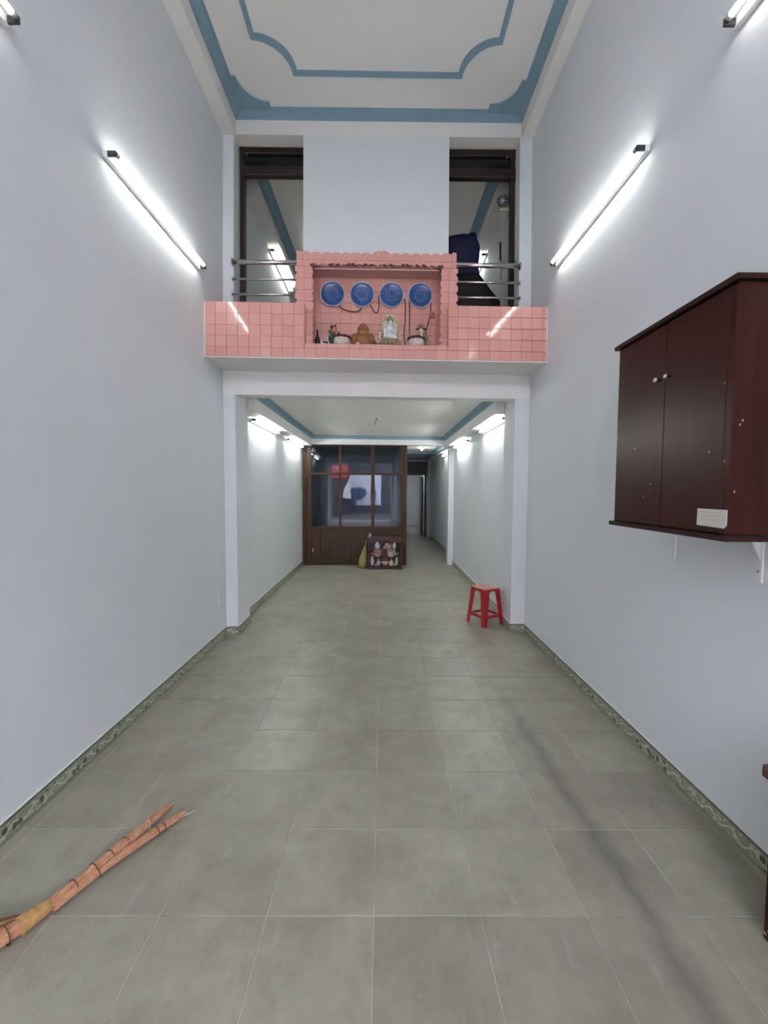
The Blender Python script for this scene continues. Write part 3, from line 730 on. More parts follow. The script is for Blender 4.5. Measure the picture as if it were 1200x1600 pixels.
# ---- figures and bowls on the altar shelf
MAT['brownstat'] = soft('carved_brown', (0.26, 0.105, 0.03), 0.25, 40, 0.5)
MAT['cream'] = soft('cream_porcelain', (0.62, 0.55, 0.42), 0.25, 60, 0.3)
MAT['gold'] = soft('dull_gold', (0.27, 0.23, 0.12), 0.5, 70, 0.4, metal=0.2)
MAT['porcelain'] = soft('white_porcelain', (0.60, 0.61, 0.64), 0.15, 60, 0.2)
MAT['darkrobe'] = soft('dark_green_robe', (0.035, 0.045, 0.03), 0.5, 50, 0.35)
MAT['skin'] = soft('orange_face', (0.62, 0.27, 0.12), 0.1, 30, 0.4)
MAT['olive'] = soft('olive_robe', (0.16, 0.15, 0.09), 0.45, 60, 0.4)
MAT['ash'] = soft('dark_ash', (0.05, 0.015, 0.012), 0.3, 60, 0.9)
MAT['floral'] = soft('floral_porcelain', (0.55, 0.47, 0.43), 0.35, 75, 0.25)
MAT['navy'] = soft('navy_cloth', (0.010, 0.010, 0.055), 0.35, 12, 0.7, 0.1)
MAT['black'] = soft('black_cloth', (0.008, 0.008, 0.008), 0.3, 12, 0.75, 0.1)
S0 = CZ
def P3(x, y, z): return (x, y, S0+z)
# laughing buddha
bx_, by_ = -0.205, 4.285
bu = thing('buddha_statue', 'brown laughing buddha statue on the altar shelf', 'statue', (bx_, by_, S0), True)
b = MB(); E_ = b.ell
E_(P3(bx_, by_, 0.045), (0.118, 0.075, 0.045)); E_(P3(bx_, by_-0.01, 0.105), (0.092, 0.072, 0.072))
E_(P3(bx_, by_, 0.165), (0.075, 0.055, 0.045)); E_(P3(bx_, by_-0.005, 0.232), (0.048, 0.046, 0.050))
E_(P3(bx_-0.092, by_-0.01, 0.120), (0.030, 0.035, 0.062)); E_(P3(bx_+0.088, by_-0.01, 0.125), (0.030, 0.035, 0.060))
E_(P3(bx_-0.05, by_-0.055, 0.045), (0.062, 0.035, 0.032)); E_(P3(bx_+0.055, by_-0.055, 0.04), (0.060, 0.035, 0.030))
E_(P3(bx_+0.118, by_, 0.055), (0.028, 0.035, 0.055)); E_(P3(bx_, by_-0.05, 0.215), (0.020, 0.010, 0.009))
E_(P3(bx_-0.05, by_, 0.215), (0.010, 0.014, 0.034)); E_(P3(bx_+0.05, by_, 0.215), (0.010, 0.014, 0.034))
E_(P3(bx_-0.018, by_-0.045, 0.182), (0.032, 0.02, 0.022)); E_(P3(bx_+0.02, by_-0.045, 0.182), (0.032, 0.02, 0.022))
remesh(b.build('body', MAT['brownstat'], bu, True), 0.0045)
MB().box(bx_-0.115, bx_+0.125, by_-0.075, by_+0.07, S0, S0+0.014, 0.004).build('base', MAT['brownstat'], bu, True)
MB().tube([P3(bx_+0.10, by_-0.075, 0.055), P3(bx_+0.118, by_-0.08, 0.085), P3(bx_+0.138, by_-0.075, 0.06), P3(bx_+0.12, by_-0.078, 0.035), P3(bx_+0.10, by_-0.075, 0.055)], 0.008, 6).build('bead_string', MAT['brownstat'], bu, True)
# seated goddess with flaming halo
gx, gy_ = 0.068, 4.30
gu = thing('goddess_statue', 'white and gold seated goddess statue with large oval halo', 'statue', (gx, gy_, S0), True)
hal = []
for q in range(24):
    a = 2*PI*q/24; rr = 1 + (0.05 if q % 2 else 0)
    tip = 1.0 + 0.18*max(0, math.cos(a-PI/2))**8
    hal.append((gx+0.090*rr*math.cos(a), S0+0.275+0.105*rr*tip*math.sin(a)))
MB().prism(hal, gy_+0.03, gy_+0.045, 'y').build('halo', soft('cream_gold', (0.50, 0.43, 0.24), 0.25, 70, 0.35), gu, True)
b = MB()
for q in range(20):
    a = 2*PI*q/20; b.ell((gx+0.082*math.cos(a), gy_+0.028, S0+0.275+0.096*math.sin(a)), (0.010, 0.008, 0.012), 6, 4)
b.build('halo_beads', MAT['cream'], gu, True)
b = MB()
b.ell(P3(gx, gy_, 0.30), (0.028, 0.028, 0.036)); b.ell(P3(gx, gy_, 0.225), (0.045, 0.034, 0.060)); b.ell(P3(gx, gy_-0.01, 0.155), (0.075, 0.05, 0.040))
b.ell(P3(gx-0.05, gy_-0.01, 0.205), (0.018, 0.025, 0.05)); b.ell(P3(gx+0.05, gy_-0.01, 0.205), (0.018, 0.025, 0.05)); b.ell(P3(gx, gy_-0.035, 0.195), (0.03, 0.018, 0.016))
remesh(b.build('body', MAT['porcelain'], gu, True), 0.004)
b = MB(); b.lathe([(0.030, 0.318), (0.034, 0.33), (0.020, 0.352), (0.004, 0.372)], (gx, gy_, S0), 10)
for q in range(5): b.ell(P3(gx+0.032*math.cos(PI*q/4), gy_-0.012, 0.325+0.012*math.sin(PI*q/4)), (0.008, 0.008, 0.014), 6, 4)
b.build('crown', MAT['gold'], gu, True)
b = MB()
for row, (rr, hz) in enumerate(((0.088, 0.108), (0.096, 0.085))):
    for q in range(14):
        a = 2*PI*(q+0.5*row)/14; b.ell(P3(gx+rr*math.cos(a), gy_+0.6*rr*math.sin(a), hz), (0.022, 0.016, 0.024), 6, 5)
b.build('lotus_seat', MAT['gold'], gu, True)
b = MB(); b.box(gx-0.092, gx+0.092, gy_-0.065, gy_+0.06, S0, S0+0.022, 0.005); b.lathe([(0.10, 0.022), (0.095, 0.04), (0.075, 0.055), (0.082, 0.075)], (gx, gy_, S0), 16)
for q in range(10):
    b.ell(P3(gx-0.095+0.021*q, gy_-0.055, 0.045+0.012*(q % 2)), (0.014, 0.014, 0.020), 6, 5)
b.v = [(x, gy_+(y-gy_)*0.65, z) for x, y, z in b.v]
b.build('cloud_base', MAT['porcelain'], gu, True)
b = MB()
for q in range(9):
    b.ell(P3(gx-0.10+0.006*math.sin(q*2.1), gy_-0.01, 0.07+0.016*q), (0.012, 0.012, 0.012), 6, 4); b.ell(P3(gx+0.10+0.006*math.sin(q*1.7), gy_-0.01, 0.07+0.016*q), (0.012, 0.012, 0.012), 6, 4)
b.build('drapery', MAT['cream'], gu, True)
# dark robed standing figure at left
fx, fy = -0.512, 4.346
fg = thing('deity_figurine', 'dark robed deity figurine with orange face behind the left incense bowl', 'figurine', (fx, fy, S0), True)
b = MB(); b.ell(P3(fx, fy, 0.06), (0.070, 0.05, 0.065)); b.ell(P3(fx+0.005, fy, 0.14), (0.052, 0.042, 0.07)); b.ell(P3(fx-0.035, fy-0.01, 0.185), (0.022, 0.025, 0.05)); b.ell(P3(fx+0.048, fy-0.01, 0.185), (0.022, 0.025, 0.045))
b.ell(P3(fx+0.09, fy, 0.07), (0.075, 0.03, 0.022)); b.ell(P3(fx-0.085, fy, 0.045), (0.04, 0.03, 0.025))
remesh(b.build('body', MAT['darkrobe'], fg, True), 0.004)
b = MB(); b.ell(P3(fx+0.012, fy-0.01, 0.235), (0.024, 0.024, 0.032)); b.ell(P3(fx+0.035, fy-0.025, 0.195), (0.011, 0.010, 0.030)); b.ell(P3(fx+0.05, fy-0.03, 0.21), (0.010, 0.010, 0.012)); b.build('face', MAT['skin'], fg, True)
b = MB(); b.ell(P3(fx, fy, 0.262), (0.034, 0.03, 0.016)); b.ell(P3(fx-0.02, fy, 0.275), (0.012, 0.012, 0.014)); b.ell(P3(fx+0.018, fy, 0.277), (0.012, 0.012, 0.016)); b.build('headdress', MAT['darkrobe'], fg, True)
MB().tube([P3(fx-0.045, fy-0.04, 0.20), P3(fx-0.055, fy-0.045, 0.12), P3(fx-0.03, fy-0.05, 0.07), P3(fx, fy-0.05, 0.045)], 0.006, 6).build('sash', MAT['porcelain'], fg, True)
# olive robed figure at right
hx, hy = 0.385, 4.33
hg = thing('deity_figurine', 'olive robed deity figurine with wide hat behind the right incense bowl', 'figurine', (hx, hy, S0), True)
b = MB(); b.ell(P3(hx, hy, 0.07), (0.072, 0.045, 0.075)); b.ell(P3(hx, hy, 0.15), (0.058, 0.042, 0.06)); b.ell(P3(hx-0.05, hy-0.01, 0.15), (0.022, 0.025, 0.045)); b.ell(P3(hx+0.05, hy-0.01, 0.15), (0.022, 0.025, 0.045)); b.ell(P3(hx+0.06, hy, 0.04), (0.03, 0.03, 0.04))
remesh(b.build('body', MAT['olive'], hg, True), 0.004)
b = MB(); b.ell(P3(hx, hy-0.012, 0.232), (0.024, 0.024, 0.030)); b.ell(P3(hx, hy-0.035, 0.175), (0.016, 0.012, 0.030)); b.build('face', MAT['cream'], hg, True)
b = MB(); b.lathe([(0.055, 0.252), (0.056, 0.258), (0.030, 0.264), (0.028, 0.288), (0.012, 0.296)], (hx, hy, S0), 14); b.v = [(x, hy+(y-hy)*0.7, z) for x, y, z in b.v]
b.build('hat', MAT['gold'], hg, True)
# incense bowls
def bowl(x, y, label, r=0.082):
    o = thing('incense_bowl', label, 'bowl', (x, y, S0), True, 'incense bowls on the altar shelf')
    MB().lathe([(0.6*r, 0.0), (0.66*r, 0.010), (0.90*r, 0.030), (1.0*r, 0.062), (1.0*r, 0.088), (0.94*r, 0.100), (0.88*r, 0.100), (0.86*r, 0.09), (0.0001, 0.09)], (x, y, S0), 24).build('bowl', MAT['floral'], o, True)
    b = MB(); b.lathe([(0.0001, 0.091), (0.85*r, 0.091), (0.8*r, 0.104), (0.4*r, 0.112), (0.0001, 0.114)], (x, y, S0), 18)
    for q in range(16):
        a = 2*PI*q/16; b.ell(P3(x+0.93*r*math.cos(a), y+0.93*r*math.sin(a), 0.108), (0.018, 0.014, 0.011+0.005*(q % 2)), 6, 4)
    b.build('ash_rim', MAT['ash'], o, True); return o
bowl(-0.412, 4.205, 'white floral incense bowl left of the brown buddha')
bowl(0.328, 4.21, 'white floral incense bowl at the right end of the shelf')
# small pieces
o = thing('bottle', 'slim dark bottle at the left end of the altar shelf', 'bottle', (-0.668, 4.30, S0), True)
MB().lathe([(0.024, 0), (0.026, 0.01), (0.026, 0.12), (0.010, 0.155), (0.009, 0.19)], (-0.668, 4.30, S0), 12).build('body', soft('dark_glass', (0.03, 0.012, 0.02), 0.1, 9, 0.12), o, True)
MB().lathe([(0.011, 0.19), (0.011, 0.205), (0.006, 0.225)], (-0.668, 4.30, S0), 10).build('cap', MAT['maroon'], o, True)
o = thing('blue_bowl', 'small dark blue bowl beside the slim bottle', 'bowl', (-0.605, 4.26, S0), True)
MB().lathe([(0.02, 0), (0.024, 0.012), (0.050, 0.05), (0.054, 0.075), (0.048, 0.075), (0.03, 0.03), (0.0001, 0.025)], (-0.605, 4.26, S0), 16).build('bowl', soft('dark_blue_glaze', (0.02, 0.025, 0.07), 0.3, 40, 0.2), o, True)
MB().lathe([(0.0495, 0.076), (0.0545, 0.076), (0.0545, 0.080), (0.0495, 0.080), (0.0495, 0.076)], (-0.605, 4.26, S0), 16, caps=False).build('rim', MAT['porcelain'], o, True)
def cup(x, y, r, h, mat, label, nm='offering_cup'):
    o = MB().lathe([(0.5*r, 0), (0.55*r, 0.1*h), (0.9*r, 0.6*h), (r, h), (0.9*r, h), (0.75*r, 0.6*h), (0.0001, 0.3*h)], (x, y, S0), 14).build(nm, mat, None, True, origin=(x, y, S0))
    return tag(o, label, 'cup')
cup(-0.250, 4.145, 0.020, 0.042, MAT['porcelain'], 'tiny white cup in front of the brown buddha on the left')
cup(-0.165, 4.15, 0.016, 0.030, MAT['porcelain'], 'tiny white cup in front of the middle of the brown buddha')
cup(0.205, 4.20, 0.026, 0.040, soft('lilac_glass', (0.42, 0.36, 0.48), 0.1, 20, 0.15), 'small lilac glass right of the white haloed statue')
o = thing('bird_figurine', 'small white bird figurine at the left end of the altar shelf', 'figurine', (-0.575, 4.17, S0), True)
b = MB(); b.ell(P3(-0.575, 4.17, 0.022), (0.034, 0.016, 0.022)); b.ell(P3(-0.605, 4.17, 0.050), (0.014, 0.011, 0.016)); b.ell(P3(-0.598, 4.17, 0.036), (0.012, 0.01, 0.02)); remesh(b.build('body', MAT['porcelain'], o, True), 0.003)
MB().ell(P3(-0.537, 4.17, 0.014), (0.012, 0.01, 0.014), 8, 6).build('tail', MAT['porcelain'], o, True)
o = thing('bird_figurine', 'tiny cream figurine right of the right incense bowl', 'figurine', (0.485, 4.22, S0), True)
b = MB(); b.ell(P3(0.485, 4.22, 0.016), (0.020, 0.016, 0.018)); b.ell(P3(0.480, 4.22, 0.038), (0.011, 0.010, 0.013)); remesh(b.build('body', MAT['cream'], o, True), 0.003)
MB().ell(P3(0.500, 4.22, 0.010), (0.008, 0.008, 0.01), 8, 6).build('tail', MAT['cream'], o, True)

# ---- railings in the upper doorways
def railing(x0, x1, label, wall_at):
    y = YW-0.06
    r = thing('railing', label, 'railing', ((x0+x1)/2, y, 3.36), True, 'steel railings of the upper doorways')
    for z, rad in ((3.94, 0.024), (3.768, 0.012), (3.613, 0.012)):
        MB().tube([(x0, y, z), (x1, y, z)], rad, 12).build('rail', MAT['metal'], r, True)
        xw = x0 if wall_at < 0 else x1
        MB().lathe([(rad*1.0, 0), (rad*1.6, 0.002), (rad*1.6, 0.010), (rad*1.1, 0.014)] if wall_at < 0 else [(rad*1.1, -0.014), (rad*1.6, -0.010), (rad*1.6, -0.002), (rad, 0)], (xw, y, z), 14, 'x').build('flange', MAT['metal'], r, True)
railing(-1.577, -0.838, 'three bar steel railing in the left upper doorway', -1)
railing(0.703, 1.464, 'three bar steel railing in the right upper doorway', 1)

# ---- glazed wooden partition at the end of the back room
pt = thing('partition', 'brown wooden partition with six dark glass panes and boarded base', 'partition', (-0.55, YP, 0), True)
PX = [(-1.640, -1.490), (-0.912, -0.858), (-0.243, -0.165), (0.392, 0.512)]
def pbox(x0, x1, z0, z1, d0, d1, nm, mat, c=0.004, parent=None): return MB().box(x0, x1, YP+d0, YP+d1, z0, z1, c).build(nm, MAT[mat], parent or pt, True)
pbox(-1.660, -1.600, 0, 2.524, -0.035, 0.035, 'post', 'brownwood')
pbox(-1.5995, -1.485, 0, 2.495, -0.022, 0.022, 'stile', 'brownwood')
pbox(0.452, 0.512, 0, 2.524, -0.040, 0.040, 'post', 'brownwood')
pbox(0.392, 0.4515, 0, 2.495, -0.022, 0.022, 'stile', 'brownwood')
pbox(-1.5995, 0.4515, 2.4955, 2.524, -0.030, 0.030, 'top_rail', 'brownwood')
for a, e in PX[1:3]: pbox(a, e, 0.0, 2.4945, -0.024, 0.024, 'mullion', 'brownwood')
bays = [(-1.4845, -0.9125), (-0.8575, -0.2435), (-0.1645, 0.3915)]
for i, (a, e) in enumerate(bays):
    pbox(a, e, 1.898, 1.947, -0.020, 0.020, 'glazing_bar', 'brownwood')
    pbox(a, e, 0.755, 0.815, -0.020, 0.020, 'rail', 'brownwood')
    pbox(a, e, 0.0, 0.10, -0.021, 0.021, 'kick_board', 'panelwood')
    pbox(a+.001, e-.001, 1.9475, 2.494, -0.003, 0.003, 'glass_pane', 'glass', 0)
    pbox(a+.001, e-.001, 0.8155, 1.8975, -0.003, 0.003, 'glass_pane', 'glass', 0)
    nb = 3
    for q in range(nb):
        x0 = a+(e-a)*q/nb; x1 = a+(e-a)*(q+1)/nb
        pbox(x0+.001, x1-.001, 0.1005, 0.7545, -0.010-0.002*(q % 2), 0.008, 'board', 'panelwood', 0.003)
pbox(0.365, 0.385, 1.95, 2.48, -0.010, -0.004, 'pale_bead', 'brownwood', 0)
MB().prism([(-1.470, 0.285), (-1.452, 0.275), (-1.440, 0.30), (-1.445, 0.355), (-1.462, 0.37), (-1.468, 0.33)], YP-0.015, YP-0.0125, 'y').build('torn_sticker', MAT['cream'], pt, True)
# ---- floor shrine in front of the partition
MAT['lacquer'] = soft('dark_red_lacquer', (0.035, 0.006, 0.010), 0.25, 20, 0.3)
sy0, sy1 = 8.235, 8.56
sh_ = thing('floor_shrine', 'small dark red lacquered shrine box on the floor before the partition', 'shrine', (0.048, 8.4, 0), True)
X0, X1 = -0.288, 0.384
MB().box(X0-0.004, X1+0.004, sy0, sy1, 0.0, 0.062, 0.006).build('plinth', MAT['lacquer'], sh_, True)
MB().box(X0, X1, sy1-0.015, sy1-0.002, 0.0625, 0.63).build('back_panel', MAT['lacquer'], sh_, True)
for x in (X0, X1-0.02): MB().box(x, x+0.02, sy0+0.04, sy1-0.016, 0.0625, 0.60).build('side_panel', MAT['lacquer'], sh_, True)
for x in (X0+0.021, X1-0.062):
    p = MB(); p.lathe([(0.02, 0.063), (0.02, 0.09), (0.013, 0.10), (0.017, 0.3), (0.013, 0.50), (0.022, 0.52), (0.022, 0.60)], (x+0.02, sy0+0.035, 0), 10); p.build('column', MAT['lacquer'], sh_, True)
MB().box(X0-0.015, X1+0.015, sy0-0.002, sy1, 0.6005, 0.63, 0.006).build('roof_board', MAT['lacquer'], sh_, True)
pts = [(X0, 0.602)] + [(X0+(X1-X0)*i/16, 0.56-0.022*math.cos(PI*2*i/16)*(1 if 0 < i < 16 else 0)-0.012*(i % 2)) for i in range(17)] + [(X1, 0.602)]
MB().prism(pts, sy0+0.012, sy0+0.03, 'y').build('carved_valance', MAT['maroon'], sh_, True)
pts = [(X0+0.01, 0.6305), (X1-0.01, 0.6305), (X1-0.05, 0.66), (0.16, 0.655), (0.048, 0.685), (-0.06, 0.655), (X0+0.05, 0.66)]
MB().prism(pts, sy0+0.02, sy0+0.04, 'y').build('crest', MAT['lacquer'], sh_, True)
MB().box(X0+0.0205, X1-0.0205, sy1-0.13, sy1-0.016, 0.0625, 0.20, 0.004).build('inner_step', MAT['lacquer'], sh_, True)
MAT['redcloth'] = soft('red_gold_print', (0.34, 0.07, 0.03), 0.5, 45, 0.4)
MB().box(X0+0.06, X1-0.06, sy1-0.022, sy1-0.0155, 0.25, 0.59).build('back_print', MAT['lacquer'], sh_, True)
def sfig(x, y, z, h, robe, face, hat, label, nm='deity_figurine'):
    o = thing(nm, label, 'figurine', (x, y, z), True)
    b = MB(); b.ell((x, y, z+0.22*h), (0.30*h, 0.22*h, 0.22*h)).ell((x, y, z+0.48*h), (0.22*h, 0.17*h, 0.22*h)).ell((x-0.2*h, y-0.03*h, z+0.42*h), (0.08*h, 0.10*h, 0.18*h)).ell((x+0.2*h, y-0.03*h, z+0.42*h), (0.08*h, 0.10*h, 0.18*h))
    b.v = [(p, q, max(r_, z)) for p, q, r_ in b.v]
    b.build('body', robe, o, True)
    MB().ell((x, y-0.03*h, z+0.76*h), (0.12*h, 0.12*h, 0.13*h)).build('head', face, o, True)
    MB().lathe([(0.15*h, 0.83*h), (0.15*h, 0.87*h), (0.10*h, 0.90*h), (0.08*h, 1.0*h)], (x, y, z), 10).build('hat', hat, o, True)
    return o
MAT['peach'] = soft('peach_porcelain', (0.60, 0.36, 0.28), 0.3, 60, 0.3)
sfig(-0.105, sy1-0.085, 0.20, 0.30, MAT['peach'], MAT['cream'], MAT['redcloth'], 'left seated deity with reddish robe inside the floor shrine')
sfig(0.185, sy1-0.085, 0.20, 0.32, MAT['cream'], MAT['peach'], MAT['porcelain'], 'right seated deity with white hat inside the floor shrine')
def vase(x, y, z, r, h, mat, label, nm='vase', cat='vase'):
    return tag(MB().lathe([(0.6*r, 0), (0.7*r, 0.06*h), (r, 0.35*h), (0.9*r, 0.6*h), (0.5*r, 0.85*h), (0.65*r, h), (0.5*r, h), (0.3*r, 0.8*h), (0.0001, 0.5*h)], (x, y, z), 14).build(nm, mat, None, True, origin=(x, y, z)), label, cat)
Zp = 0.0622
vase(-0.205, sy0+0.10, Zp, 0.044, 0.19, MAT['porcelain'], 'white vase at the left inside the floor shrine')
vase(0.295, sy0+0.11, Zp, 0.038, 0.17, MAT['cream'], 'cream vase at the right inside the floor shrine')
o = thing('incense_bowl', 'pale pink incense bowl in the middle of the floor shrine', 'bowl', (0.055, sy0+0.09, Zp), True)
MB().lathe([(0.035, 0), (0.05, 0.015), (0.072, 0.05), (0.076, 0.085), (0.068, 0.085), (0.0001, 0.075)], (0.055, sy0+0.09, Zp), 18).build('bowl', MAT['peach'], o, True)
b = MB()
for q in range(9): b.tube([(0.055+0.03*math.cos(q*0.7), sy0+0.09+0.03*math.sin(q*0.7), Zp+0.07), (0.055+0.05*math.cos(q*0.7), sy0+0.09+0.04*math.sin(q*0.7), Zp+0.19)], 0.0025, 4)
o2 = b.build('incense_sticks', MAT['redcloth'], o, True); o2['kind'] = 'stuff'
for i, x in enumerate((-0.13, -0.085, 0.15, 0.195, 0.24)):
    vase(x, sy0+0.055, Zp, 0.019, 0.042, MAT['porcelain'] if i != 3 else MAT['peach'], ['white cup, leftmost in the front row of the floor shrine', 'second cup from the left in the front row of the floor shrine', 'white cup just right of the incense bowl in the floor shrine', 'peach cup in the front row of the floor shrine', 'white cup, rightmost in the front row of the floor shrine'][i], 'offering_cup', 'cup')
o = thing('flower_bunch', 'bunch of white and pink flowers at the left in the floor shrine', 'flowers', (-0.195, sy0+0.10, Zp+0.14), True)
b = MB(); b2 = MB()
for q in range(9):
    a = q*2.4; rr = 0.02+0.006*q
    p = (-0.185+rr*math.cos(a), sy0+0.10+0.6*rr*math.sin(a), Zp+0.23+0.02*math.sin(q*1.9))
    b.tube([(-0.195, sy0+0.10, Zp+0.10), p], 0.0025, 4); b2.ell(p, (0.017, 0.015, 0.014), 7, 5)
b.build('stems', soft('green_stem', (0.03, 0.08, 0.02), 0.2, 20, 0.5), o, True); b2.build('blossoms', MAT['peach'], o, True)['kind'] = 'stuff'
for i, (x, m, lb) in enumerate(((-0.072, 'porcelain', 'white guardian figurine left of the incense bowl in the floor shrine'), (0.182, 'cream', 'cream guardian figurine right of the incense bowl in the floor shrine'))):
    sfig(x, sy0+0.125, Zp, 0.15, MAT[m], MAT['peach'], MAT['redcloth'], lb)
o = thing('flower_bunch', 'pale flower bunch at the right in the floor shrine', 'flowers', (0.295, sy0+0.11, Zp+0.16), True)
b = MB(); b2 = MB()
for q in range(9):
    a = q*2.4; rr = 0.018+0.006*q
    p = (0.285+rr*math.cos(a), sy0+0.11+0.6*rr*math.sin(a), Zp+0.24+0.022*math.sin(q*1.7))
    b.tube([(0.295, sy0+0.11, Zp+0.13), p], 0.0025, 4); b2.ell(p, (0.018, 0.015, 0.015), 7, 5)
b.build('stems', bpy.data.materials['green_stem'], o, True); b2.build('blossoms', MAT['cream'], o, True)['kind'] = 'stuff'
o = thing('mandarin_plate', 'plate of orange and pale fruit under the roof of the floor shrine', 'fruit plate', (0.12, sy1-0.17, 0.30), True)
# top-shelf board carrying the fruit
MB().box(X0+0.0205, X1-0.0205, sy0+0.055, sy1-0.24, 0.405, 0.415).build('upper_shelf', MAT['lacquer'], sh_, True)
o.location = warp(0.12, sy0+0.07, 0.415, True)
MB().lathe([(0.05, 0.4155), (0.09, 0.425), (0.095, 0.435), (0.09, 0.435), (0.0001, 0.425)], (0.10, sy0+0.075, 0), 18).build('dish', MAT['porcelain'], o, True)
for q, (dx, dz, m) in enumerate(((-0.045, 0.455, 'skin'), (0.0, 0.457, 'skin'), (0.045, 0.455, 'cream'), (-0.022, 0.50, 'cream'), (0.022, 0.50, 'skin'))):
    MB().ell((0.10+dx, sy0+0.073, dz), (0.026, 0.026, 0.024), 10, 7).build('fruit', MAT[m], o, True)
vase(-0.10, sy0+0.072, 0.4153, 0.058, 0.13, MAT['porcelain'], 'white jar on the upper shelf of the floor shrine, left of the fruit', 'jar', 'jar')
vase(0.245, sy0+0.072, 0.4153, 0.038, 0.13, MAT['cream'], 'cream jar on the upper shelf of the floor shrine, right of the fruit', 'jar', 'jar')
# lucky cat and green sprig standing at the left top corner of the shrine
o = thing('cat_figurine', 'small white cat figurine on top of the shrine at its left corner', 'figurine', (-0.255, sy0+0.10, 0.6302), True)
b = MB(); b.ell((-0.255, sy0+0.10, 0.652), (0.028, 0.022, 0.024)).ell((-0.25, sy0+0.095, 0.688), (0.019, 0.018, 0.019)).ell((-0.262, sy0+0.095, 0.706), (0.006, 0.005, 0.010)).ell((-0.238, sy0+0.095, 0.706), (0.006, 0.005, 0.010)).build('body', MAT['porcelain'], o, True)
MB().ell((-0.228, sy0+0.09, 0.668), (0.006, 0.006, 0.020), 7, 5).build('paw', MAT['porcelain'], o, True)

# ---- yellow plastic bag beside the shrine
gx0, gy0 = -0.385, 8.40
bg_ = thing('plastic_bag', 'knotted translucent yellow plastic bag leaning beside the floor shrine', 'bag', (gx0, gy0, 0), True)
b = MB(); prof = [(0.055, 0.0), (0.085, 0.012), (0.098, 0.07), (0.094, 0.15), (0.078, 0.25), (0.055, 0.34), (0.035, 0.42), (0.022, 0.47), (0.016, 0.49)]
vs, fs, n = [], [], 20
for i, (r_, h) in enumerate(prof):
    for q in range(n):
        a = 2*PI*q/n; rr = r_*(1+0.10*math.sin(3*a+i*0.9)+0.06*math.sin(7*a-i*1.3))
        vs.append((gx0+rr*math.cos(a)+0.05*(h/0.5)**2, gy0+0.85*rr*math.sin(a), h))
for i in range(len(prof)-1):
    for q in range(n): fs.append((i*n+q, i*n+(q+1)%n, i*n+n+(q+1)%n, i*n+n+q))
fs.append(tuple(range(n-1, -1, -1))); b.add(vs, fs, True)
ym = NT('yellow_plastic_film'); f = ym.noise(22, 4, 0.6); ym.base(ym.ramp(f, [(0.3, (0.17, 0.12, 0.025)), (0.7, (0.33, 0.26, 0.085))])); ym.set(0.3); ym.bump(ym.noise(30, 3), 0.6, 0.01)
b.build('body', ym.m, bg_, True)
kx = gx0+0.05
MB().tube([(kx-.003, gy0, 0.482), (kx, gy0, 0.50), (kx, gy0, 0.515)], [0.017, 0.020, 0.012], 8).build('knot', ym.m, bg_, True)
MB().tube([(kx, gy0, 0.51), (kx-0.012, gy0-.01, 0.545), (kx-0.006, gy0-.01, 0.585)], [0.011, 0.012, 0.003], 6).build('ear', ym.m, bg_, True)
MB().tube([(kx, gy0, 0.51), (kx+0.018, gy0-.01, 0.535), (kx+0.02, gy0-.01, 0.565)], [0.011, 0.011, 0.003], 6).build('ear', ym.m, bg_, True)

# ---- red plastic stool
stx, sty, srot = 1.236, 4.915, math.radians(30)
st = thing('plastic_stool', 'red plastic stool standing by the right pillar', 'stool', (stx, sty, 0))
def rot(p): return (stx+p[0]*math.cos(srot)-p[1]*math.sin(srot), sty+p[0]*math.sin(srot)+p[1]*math.cos(srot), p[2])
def rb(mb, nm, mat='redplastic'): mb.v = [rot(p) for p in mb.v]; return mb.build(nm, MAT[mat], st)
HT, WT, WB = 0.440, 0.120, 0.152
b = MB(); b.box(-WT, WT, -WT, WT, HT-0.008, HT, 0.003); rb(b, 'seat', 'redseat')
for sx, sy in ((0,-1), (0,1), (-1,0), (1,0)):        # apron with arched lower edge
    pts = [(-WT+0.004, HT-0.0085), (-WT, HT-0.055)] + [(-0.055+0.11*i/8, HT-0.052+0.020*math.sin(PI*i/8)) for i in range(9)] + [(WT, HT-0.055), (WT-0.004, HT-0.0085)]
    b = MB().prism(pts, WT-0.004, WT+0.001, 'y')
    ang = {(0,-1): PI, (0,1): 0, (-1,0): PI/2, (1,0): -PI/2}[(sx, sy)]
    b.v = [(p[0]*math.cos(ang)-p[1]*math.sin(ang), p[0]*math.sin(ang)+p[1]*math.cos(ang), p[2]) for p in b.v]
    rb(b, 'apron')
for sx in (-1, 1):                                    # L-section splayed legs
    for sy in (-1, 1):
        b = MB()
        def ring(t, wd): 
            c = WT+(WB-WT)*t; z = (HT-0.045)*(1-t)
            q = [(c, c), (c-wd, c), (c-wd, c-0.004), (c-0.004, c-0.004), (c-0.004, c-wd), (c, c-wd)]
            return [(sx*x, sy*y, z) for x, y in q]
        rs = [ring(0, 0.074), ring(0.5, 0.062), ring(1, 0.048)]; vs = sum(rs, [])
        fs = []
        for i in range(2):
            for q in range(6): 
                f_ = (i*6+q, i*6+(q+1)%6, i*6+6+(q+1)%6, i*6+6+q); fs.append(f_ if sx*sy > 0 else f_[::-1])
        fs += [tuple(range(6)), tuple(range(17, 11, -1))]
        b.add(vs, fs); rb(b, 'leg')
zc = 0.115; wc = WT+(WB-WT)*(1-zc/(HT-0.045))-0.004
for ang in (0, PI/2, PI, -PI/2):                      # lower brace with flat top
    b = MB().box(-wc+0.03, wc-0.03, wc-0.006, wc-0.001, zc-0.022, zc+0.012).box(-wc+0.03, wc-0.03, wc-0.030, wc-0.0062, zc+0.006, zc+0.012)
    b.v = [(p[0]*math.cos(ang)-p[1]*math.sin(ang), p[0]*math.sin(ang)+p[1]*math.cos(ang), p[2]) for p in b.v]
    rb(b, 'brace')

